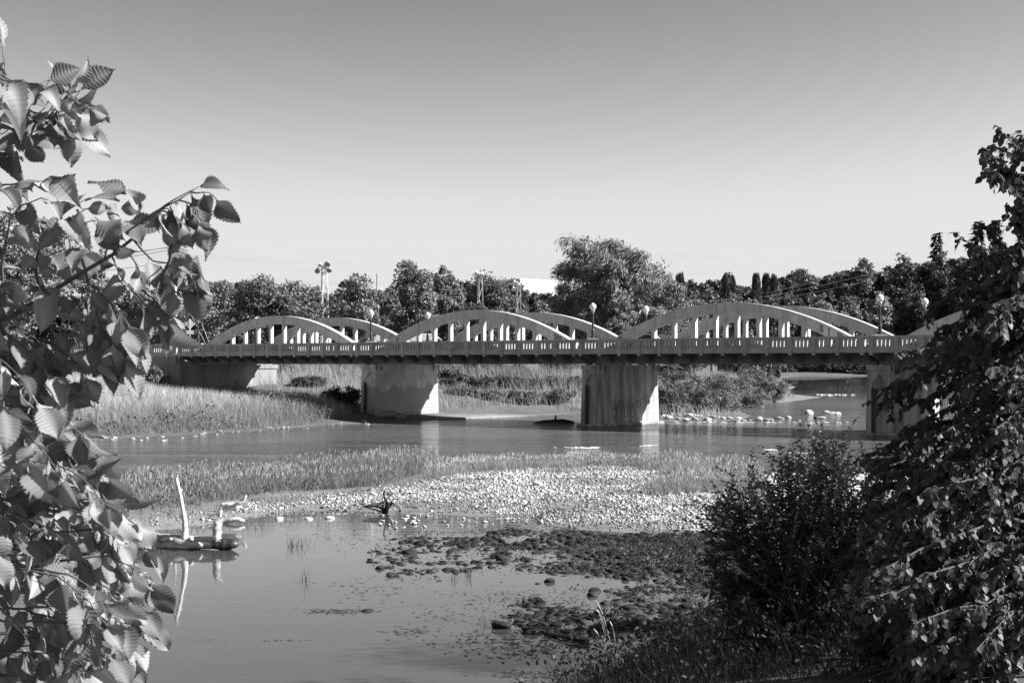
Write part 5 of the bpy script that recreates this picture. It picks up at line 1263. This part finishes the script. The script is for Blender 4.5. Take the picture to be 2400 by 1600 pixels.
for i in range(46):                                                       # the rest of its crown, outside the picture
    zt = re_.uniform(1.6, 6.2); an = re_.uniform(1.9, 4.6) if zt < 4.6 else re_.uniform(0, 6.28); l_ = re_.uniform(.7, 1.5) * (1 if zt < 4.6 else .7)
    a = np.array((tx, tyy, z0 + zt)); b = a + np.array((math.cos(an) * l_, math.sin(an) * l_, re_.uniform(-.2, .5)))
    twig(mb, [a, a * .5 + b * .5 + np.array((0, 0, .12)), b], r0=.012, start=.3, step=.05, hang=.8)
for zt, (px, py) in ((1.0, (-150, 1300)), (1.5, (-150, 1000)), (.6, (-150, 1500)), (2.0, (-150, 850))):
    a = np.array((tx, tyy, z0 + zt)); b = PW(px, py, 4.5); mb.tube([a, a * .5 + b * .5 + np.array((0, 0, .1)), b, PW(40, py - 20, 4.3)], [.03, .02, .012, .004], 7)
mb.build("branch", M_twig, elm, smooth=True)
acc = Acc()
for k, lst in enumerate(LV):
    if not lst: continue
    tv, tf, tt = ELM[k]; n = len(lst)
    V, F = scatter(tv, tf, np.array([q[0] for q in lst]), frames(np.array([q[1] for q in lst]), np.array([q[2] for q in lst])), np.array([q[3] for q in lst]))
    acc.add(V, F, np.tile(tt, n) * np.repeat(.185 * re_.uniform(.5, 1.45, n), len(tv)))
acc.build("foliage", M_elm, elm, smooth=True)

# ------------------------------------------------------------------ the dark tree at the right
T_RND = np.array([(0, -.12, 0), (0, .02, 0), (.34, .1, .06), (.46, .42, .04), (.28, .74, -.02), (0, 1.05, -.12), (-.28, .74, -.02), (-.46, .42, .04), (-.34, .1, .06), (0, .45, -.03)])
F_RND = np.array([(1, 2, 3, 9), (9, 3, 4, 5), (9, 5, 6, 7), (1, 9, 7, 8)])
rt = np.random.default_rng(33)
def leafy_shoot(LL, mb, P, r0, step, size, hang, side=.6, rng=rt, start=.1, thick=True):
    P = [np.array(p, float) for p in P]; seg = [np.linalg.norm(P[i + 1] - P[i]) for i in range(len(P) - 1)]; L_ = sum(seg)
    if thick: mb.tube(P, [r0 * (1 - .85 * i / (len(P) - 1)) for i in range(len(P))], 5)
    s = L_ * start; sd = 1; k = 0; acc_ = 0
    while s < L_:
        t = s; i = 0
        while i < len(seg) - 1 and t > seg[i]: t -= seg[i]; i += 1
        d = (P[i + 1] - P[i]) / seg[i]; p = P[i] + d * t
        sv = np.cross(d, (0, 0, 1)); sv /= (np.linalg.norm(sv) + 1e-6)
        a = d * .5 + sv * sd * side + np.array((0, 0, -hang * rng.uniform(.3, 1.4))) + rng.normal(size=3) * .3
        nn = np.array((0, -.25, .8)) + rng.normal(size=3) * .45
        LL.append((p, a, nn, rng.uniform(*size))); sd = -sd; s += step * rng.uniform(.6, 1.4)
def leaves_mesh(LL, tv, tf, alb, name, mat, parent, rng=rt):
    n = len(LL); V, F = scatter(tv, tf, np.array([q[0] for q in LL]), frames(np.array([q[1] for q in LL]), np.array([q[2] for q in LL])), np.array([q[3] for q in LL]))
    return mk(name, V, F, mat, parent, tone=np.repeat(alb * rng.uniform(.7, 1.3, n), len(tv)), smooth=False)
YT = 12.5
tb = PW(2560, 1300, YT); tb[2] = gh(tb[0], YT)
rtree = empty("leafy_tree", tuple(tb), "dark leafy tree filling the right edge with drooping branches", "tree")
mbt = MB(); trunkP = [tb - np.array((0, 0, .4)), tb + np.array((.05, 0, 2)), tb + np.array((-.05, .1, 4)), tb + np.array((.1, 0, 5.0)), tb + np.array((0, 0, 5.6))]
mbt.tube(trunkP, [.17, .14, .11, .07, .02], 10)
LL = []; mbb = MB()
tips = [(2332, 292), (2300, 343), (2346, 400), (2360, 475), (2238, 545), (2300, 520), (2225, 605), (2262, 668), (2175, 728), (2240, 770), (2165, 812), (2098, 832), (2180, 880), (2108, 900), (2150, 945), (2058, 950), (2112, 1015), (2040, 1062), (2005, 1078),
        (2085, 1105), (2030, 1140), (2070, 1190), (2100, 1240), (2060, 1290), (2120, 1340), (2080, 1400), (2140, 1460), (2100, 1530), (2160, 1590), (2392, 330), (2395, 430), (2390, 560), (2330, 640), (2330, 720), (2310, 820), (2250, 860), (2340, 900), (2260, 960), (2330, 1010), (2200, 1060), (2290, 1100),
        (2180, 1150), (2340, 1170), (2240, 1210), (2320, 1260), (2190, 1300), (2290, 1340), (2350, 1400), (2230, 1420), (2300, 1480), (2370, 1540), (2250, 1570), (2330, 1600), (2210, 1620)]
tips += [(px_ + rt.uniform(-10, 90), py_ + rt.uniform(-14, 40)) for px_, py_ in [(2332, 300), (2310, 350), (2350, 410), (2365, 480), (2395, 345), (2395, 440), (2375, 520), (2330, 560)] for _ in range(4)]
for i, (px, py) in enumerate(tips + [(lambda y_: (rt.uniform(2310 if y_ < 900 else 2230, 2420), y_))(rt.uniform(560, 1620)) for _ in range(100)] + [(rt.uniform(2060, 2240), rt.uniform(1060, 1600)) for _ in range(46)] + [(rt.uniform(2000, 2100), rt.uniform(1150, 1500)) for _ in range(16)]):
    Y = YT + rt.uniform(-1.3, 1.6); tip = PW(px, py, Y)
    zr = min(tip[2] + rt.uniform(-.7, .5), tb[2] + 7); zr = max(zr, tb[2] + .4); up_ = 1.0
    if py < 700: zr = tip[2] - rt.uniform(.5, 1.0); up_ = .0
    root = np.array((tb[0], YT, zr)); m1 = root * .6 + tip * .4 + np.array((0, 0, .30 * up_)); m2 = root * .22 + tip * .78 + np.array((0, 0, .16 * up_))
    leafy_shoot(LL, mbb, [root, m1, m2, tip], .016, .024, (.042, .07), .8, start=.35)
    ln = np.linalg.norm(tip - root)
    for j in range(int(6 + ln * 7.5)):
        u = rt.uniform(.35, .97); p = (m1 * (1 - (u - .35) / .65) + tip * ((u - .35) / .65)) + np.array((0, 0, .10 * (1 - u)))
        d = (tip - root) / ln * .6 + rt.normal(size=3) * np.array((.5, .6, .35)) + np.array((0, 0, -.15)); l_ = rt.uniform(.12, .36) * (1 if py > 620 else .6) * min(1, .4 + 1.2 * (1.05 - u))
        leafy_shoot(LL, mbb, [p, p + d * l_ * .5, p + d * l_ + np.array((0, 0, -.08))], .005, .025, (.042, .07), .8)
mbt.build("trunk", M_bark, rtree, smooth=True); mbb.build("branch", M_twig, rtree)
leaves_mesh(LL, T_RND, F_RND, .075, "foliage", M_bush, rtree)
print("right tree leaves", len(LL))

# two unseen trees added just right of frame, to shade bush and bank
for X_, Y_, h_, lb in ((12.5, 16.5, 8.5, "unseen bushy tree right of the frame, added to shade the near bank"), (14.5, 22.0, 9.5, "unseen taller tree behind the bushy one, added to shade the near bank")):
    z0 = gh(X_, Y_); e_ = empty("unseen_shade_tree", (X_, Y_, z0), lb, "tree"); acc = Acc()
    crown(acc, [((X_, Y_, z0 + h_ * .52), (3.2, 3.4, h_ * .46)), ((X_ - 1.5, Y_ + 1, z0 + h_ * .45), (2.2, 2.2, h_ * .3)), ((X_ + .5, Y_ - 1.5, z0 + h_ * .6), (2.3, 2.3, h_ * .3))], 14000, .14, .09, rng=rt, clump=.8)
    acc.build("crown", M_leaf, e_); trunkset((X_, Y_, z0), (X_, Y_, z0 + h_ * .8), .16, [], M_bark, e_, rt)

# ------------------------------------------------------------------ bush in front of it, seed grass and weeds on the near bank
def big_bush(name, label, px, base, YB, n, tipf, alb, size, tv, tf, seed):
    rng = np.random.default_rng(seed); X = (px - CX) / FP * YB; z0 = gh(X, YB); e = empty(name, (X, YB, z0), label, "shrub")
    LL = []; mb = MB()
    for i in range(n):
        tx_, ty_ = tipf(rng); tip = PW(tx_, ty_, YB + rng.uniform(-.9, .9)); root = np.array((X + rng.normal() * .6, YB + rng.normal() * .35, z0))
        m1 = root * .55 + tip * .45 + np.array((0, 0, .1 * rng.normal())) ; m2 = root * .2 + tip * .8 + np.array((0, 0, .08))
        leafy_shoot(LL, mb, [root, m1, m2, tip], .012, .03, size, .1, side=.8, rng=rng, start=.3)
        for j in range(9):
            u = rng.uniform(.2, .95); p = m1 * (1 - u) + tip * u; d = (tip - root); d = d / np.linalg.norm(d) * .7 + rng.normal(size=3) * .5; l_ = rng.uniform(.15, .4)
            leafy_shoot(LL, mb, [p, p + d * l_ * .5, p + d * l_], .004, .026, size, .15, side=.8, rng=rng)
    mb.build("stem", M_twig, e); leaves_mesh(LL, tv, tf, alb, "foliage", M_bush, e, rng)
    print(name, len(LL)); return e
T_OV = np.array([(0, -.1, 0), (.26, .3, .06), (.22, .65, .03), (0, 1.05, -.08), (-.22, .65, .03), (-.26, .3, .06)]); F_OV = np.array([(0, 1, 2, 3), (0, 3, 4, 5)])
top_x = [1660, 1700, 1730, 1790, 1830, 1870, 1925, 1960, 2010, 2060, 2120]; top_y = [1200, 1145, 1130, 1120, 1066, 1052, 1040, 1044, 1045, 1120, 1180]
def tipA(rng):
    u = rng.random()
    x_ = rng.uniform(1665, 2110); yt = np.interp(x_, top_x, top_y)
    if u < .12: return x_, yt - rng.uniform(0, 34)
    if u < .40: return x_, yt + rng.uniform(0, 40)
    if u < .6: y_ = rng.uniform(1200, 1480); return np.interp(y_, [1200, 1300, 1400, 1480], [1670, 1650, 1680, 1720]) + rng.uniform(0, 60), y_
    return x_, rng.uniform(yt + 20, 1560)
big_bush("leafy_bush", "big dark bush in the foreground left of the right tree, topped by thin leafy shoots", 1890, 1640, 17.5, 240, tipA, .08, (.034, .068), T_OV, F_OV, 41)
def tipB(rng): return rng.uniform(2020, 2420), rng.uniform(1330, 1640)
big_bush("leafy_bush", "low leafy bush in the bottom right corner under the tree", 2240, 1700, 14.5, 80, tipB, .08, (.05, .095), T_RND, F_RND, 43)

# weeds and grass of the near bank
q = pts_in([W(1375, 1640), W(1430, 1570), W(1480, 1525), W(1565, 1488), W(1665, 1442), W(1722, 1390), (5.5, 30), (9, 26), (9, 14), (0, 15)], 26000)
x, y = q.T; n = len(x); r_ = polysd(x, y, RB); k_ = r_ > -.1; x, y, r_ = x[k_], y[k_], r_[k_]; n = len(x)
zz = height(x, y) + R.random(n) ** 1.3 * .75 * sstep(r_, -.1, 1.6) * (.4 + .9 * vnoise(x * 1.2, y * 1.2, 81))
V, F = scatter(T_OV, F_OV, np.stack([x, y, zz], 1), frames(rdir(n) + np.array((0, 0, .5)), rdir(n) + np.array((0, -.2, .8))), R.uniform(.03, .075, n))
o = mk("bank_weeds", V, F, M_bush, tone=np.repeat(R.uniform(.05, .11, n), 6)); kind(o, "stuff"); o["label"] = "dark leafy weeds covering the near right bank"; o["category"] = "weeds"
k_ = R.random(n) < .42; acc = Acc(); hh = R.uniform(.2, .6, k_.sum()) * sstep(r_[k_], -.1, .8)
blades(acc, x[k_], y[k_], hh, .010, .10, .3)
o = acc.build("near_grass", M_grass); kind(o, "stuff"); o["label"] = "loose grass blades along the near right bank"; o["category"] = "grass"
# pale seed-head stalks
def stalks(name, label, items, Y, alb, w=.0045):
    base = np.mean([i[0] for i in items], axis=0); X0, Z0 = PW(base[0], base[1], Y)[[0, 2]]
    e = empty(name, (X0, Y, gh(X0, Y)), label, "grass", "pale seed stalks")
    for P in items:
        pts = [PW(a, b, Y) for a, b in P]; pts[0] = np.array((pts[0][0], Y, gh(pts[0][0], Y) - .02))
        mb = MB(); n = len(pts); mb.tube(pts, [w] * (n - 1) + [w * .5], 5)
        st = mb.build("stalk", M_stalk, e, smooth=True)
        mb = MB(); a, b = pts[-2], pts[-1]; mb.tube([a, a * .7 + b * .3, a * .3 + b * .7, b], [w, w * 2.6, w * 2.4, w * .4], 6); mb.build("seed_head", M_stalk, st, smooth=True)
    return e
M_stalk = solid("dry_stalk", .5, .62, .8, 3)
stalks("seed_grass", "tall pale grass stalks with drooping seed heads leaning over the pond at the near bank", [[(1440, 1600), (1430, 1530), (1412, 1450), (1400, 1425), (1377, 1424)][:4] + [(1378, 1426)], [(1440, 1600), (1425, 1520), (1408, 1450), (1404, 1435), (1392, 1422)], [(1444, 1600), (1432, 1510), (1415, 1445), (1408, 1428), (1394, 1404)],
    [(1450, 1600), (1445, 1530), (1440, 1490), (1436, 1470), (1429, 1454)], [(1436, 1600), (1420, 1540), (1408, 1500), (1402, 1486), (1391, 1472)], [(1442, 1600), (1430, 1545), (1420, 1510), (1414, 1495), (1409, 1484)]], 20.0, .5)
stalks("seed_grass", "three pale seed stalks arching beside the big bush, farther right", [[(1642, 1520), (1635, 1500), (1625, 1492), (1611, 1490)], [(1645, 1520), (1638, 1500), (1630, 1485), (1620, 1475)], [(1648, 1400), (1646, 1390), (1640, 1378), (1629, 1366)]], 22.0, .5)
# lacy white flower heads
for i, (px, py, lb) in enumerate(((1607, 1512, "pale flower head on the near bank, upper left one"), (1619, 1543, "pale flower head on the near bank below the seed stalks"), (1568, 1565, "pale flower head low on the near bank, lowest one"), (1637, 1516, "pale flower head beside the arching seed stalks"), (1491, 1536, "pale flower head at the left tip of the near bank"))):
    Y = 21.0; p = PW(px, py, Y); g0 = gh(p[0], Y); e = empty("wild_flower", (p[0], Y, g0), lb, "flower", "pale flower heads on the near bank")
    mb = MB(); mb.tube([(p[0] + .05, Y, g0 - .02), p], .004, 5); mb.build("stem", M_stalk, e)
    mb = MB()
    for _ in range(14):
        a = R.uniform(0, 6.28); r = R.uniform(0, .04); c = p + np.array((math.cos(a) * r, math.sin(a) * r, .012 - r * .2)); mb.lathe(tuple(c), [(.002, -.004), (.011, 0), (.002, .006)], 6)
    mb.build("flower_head", M_white, e)
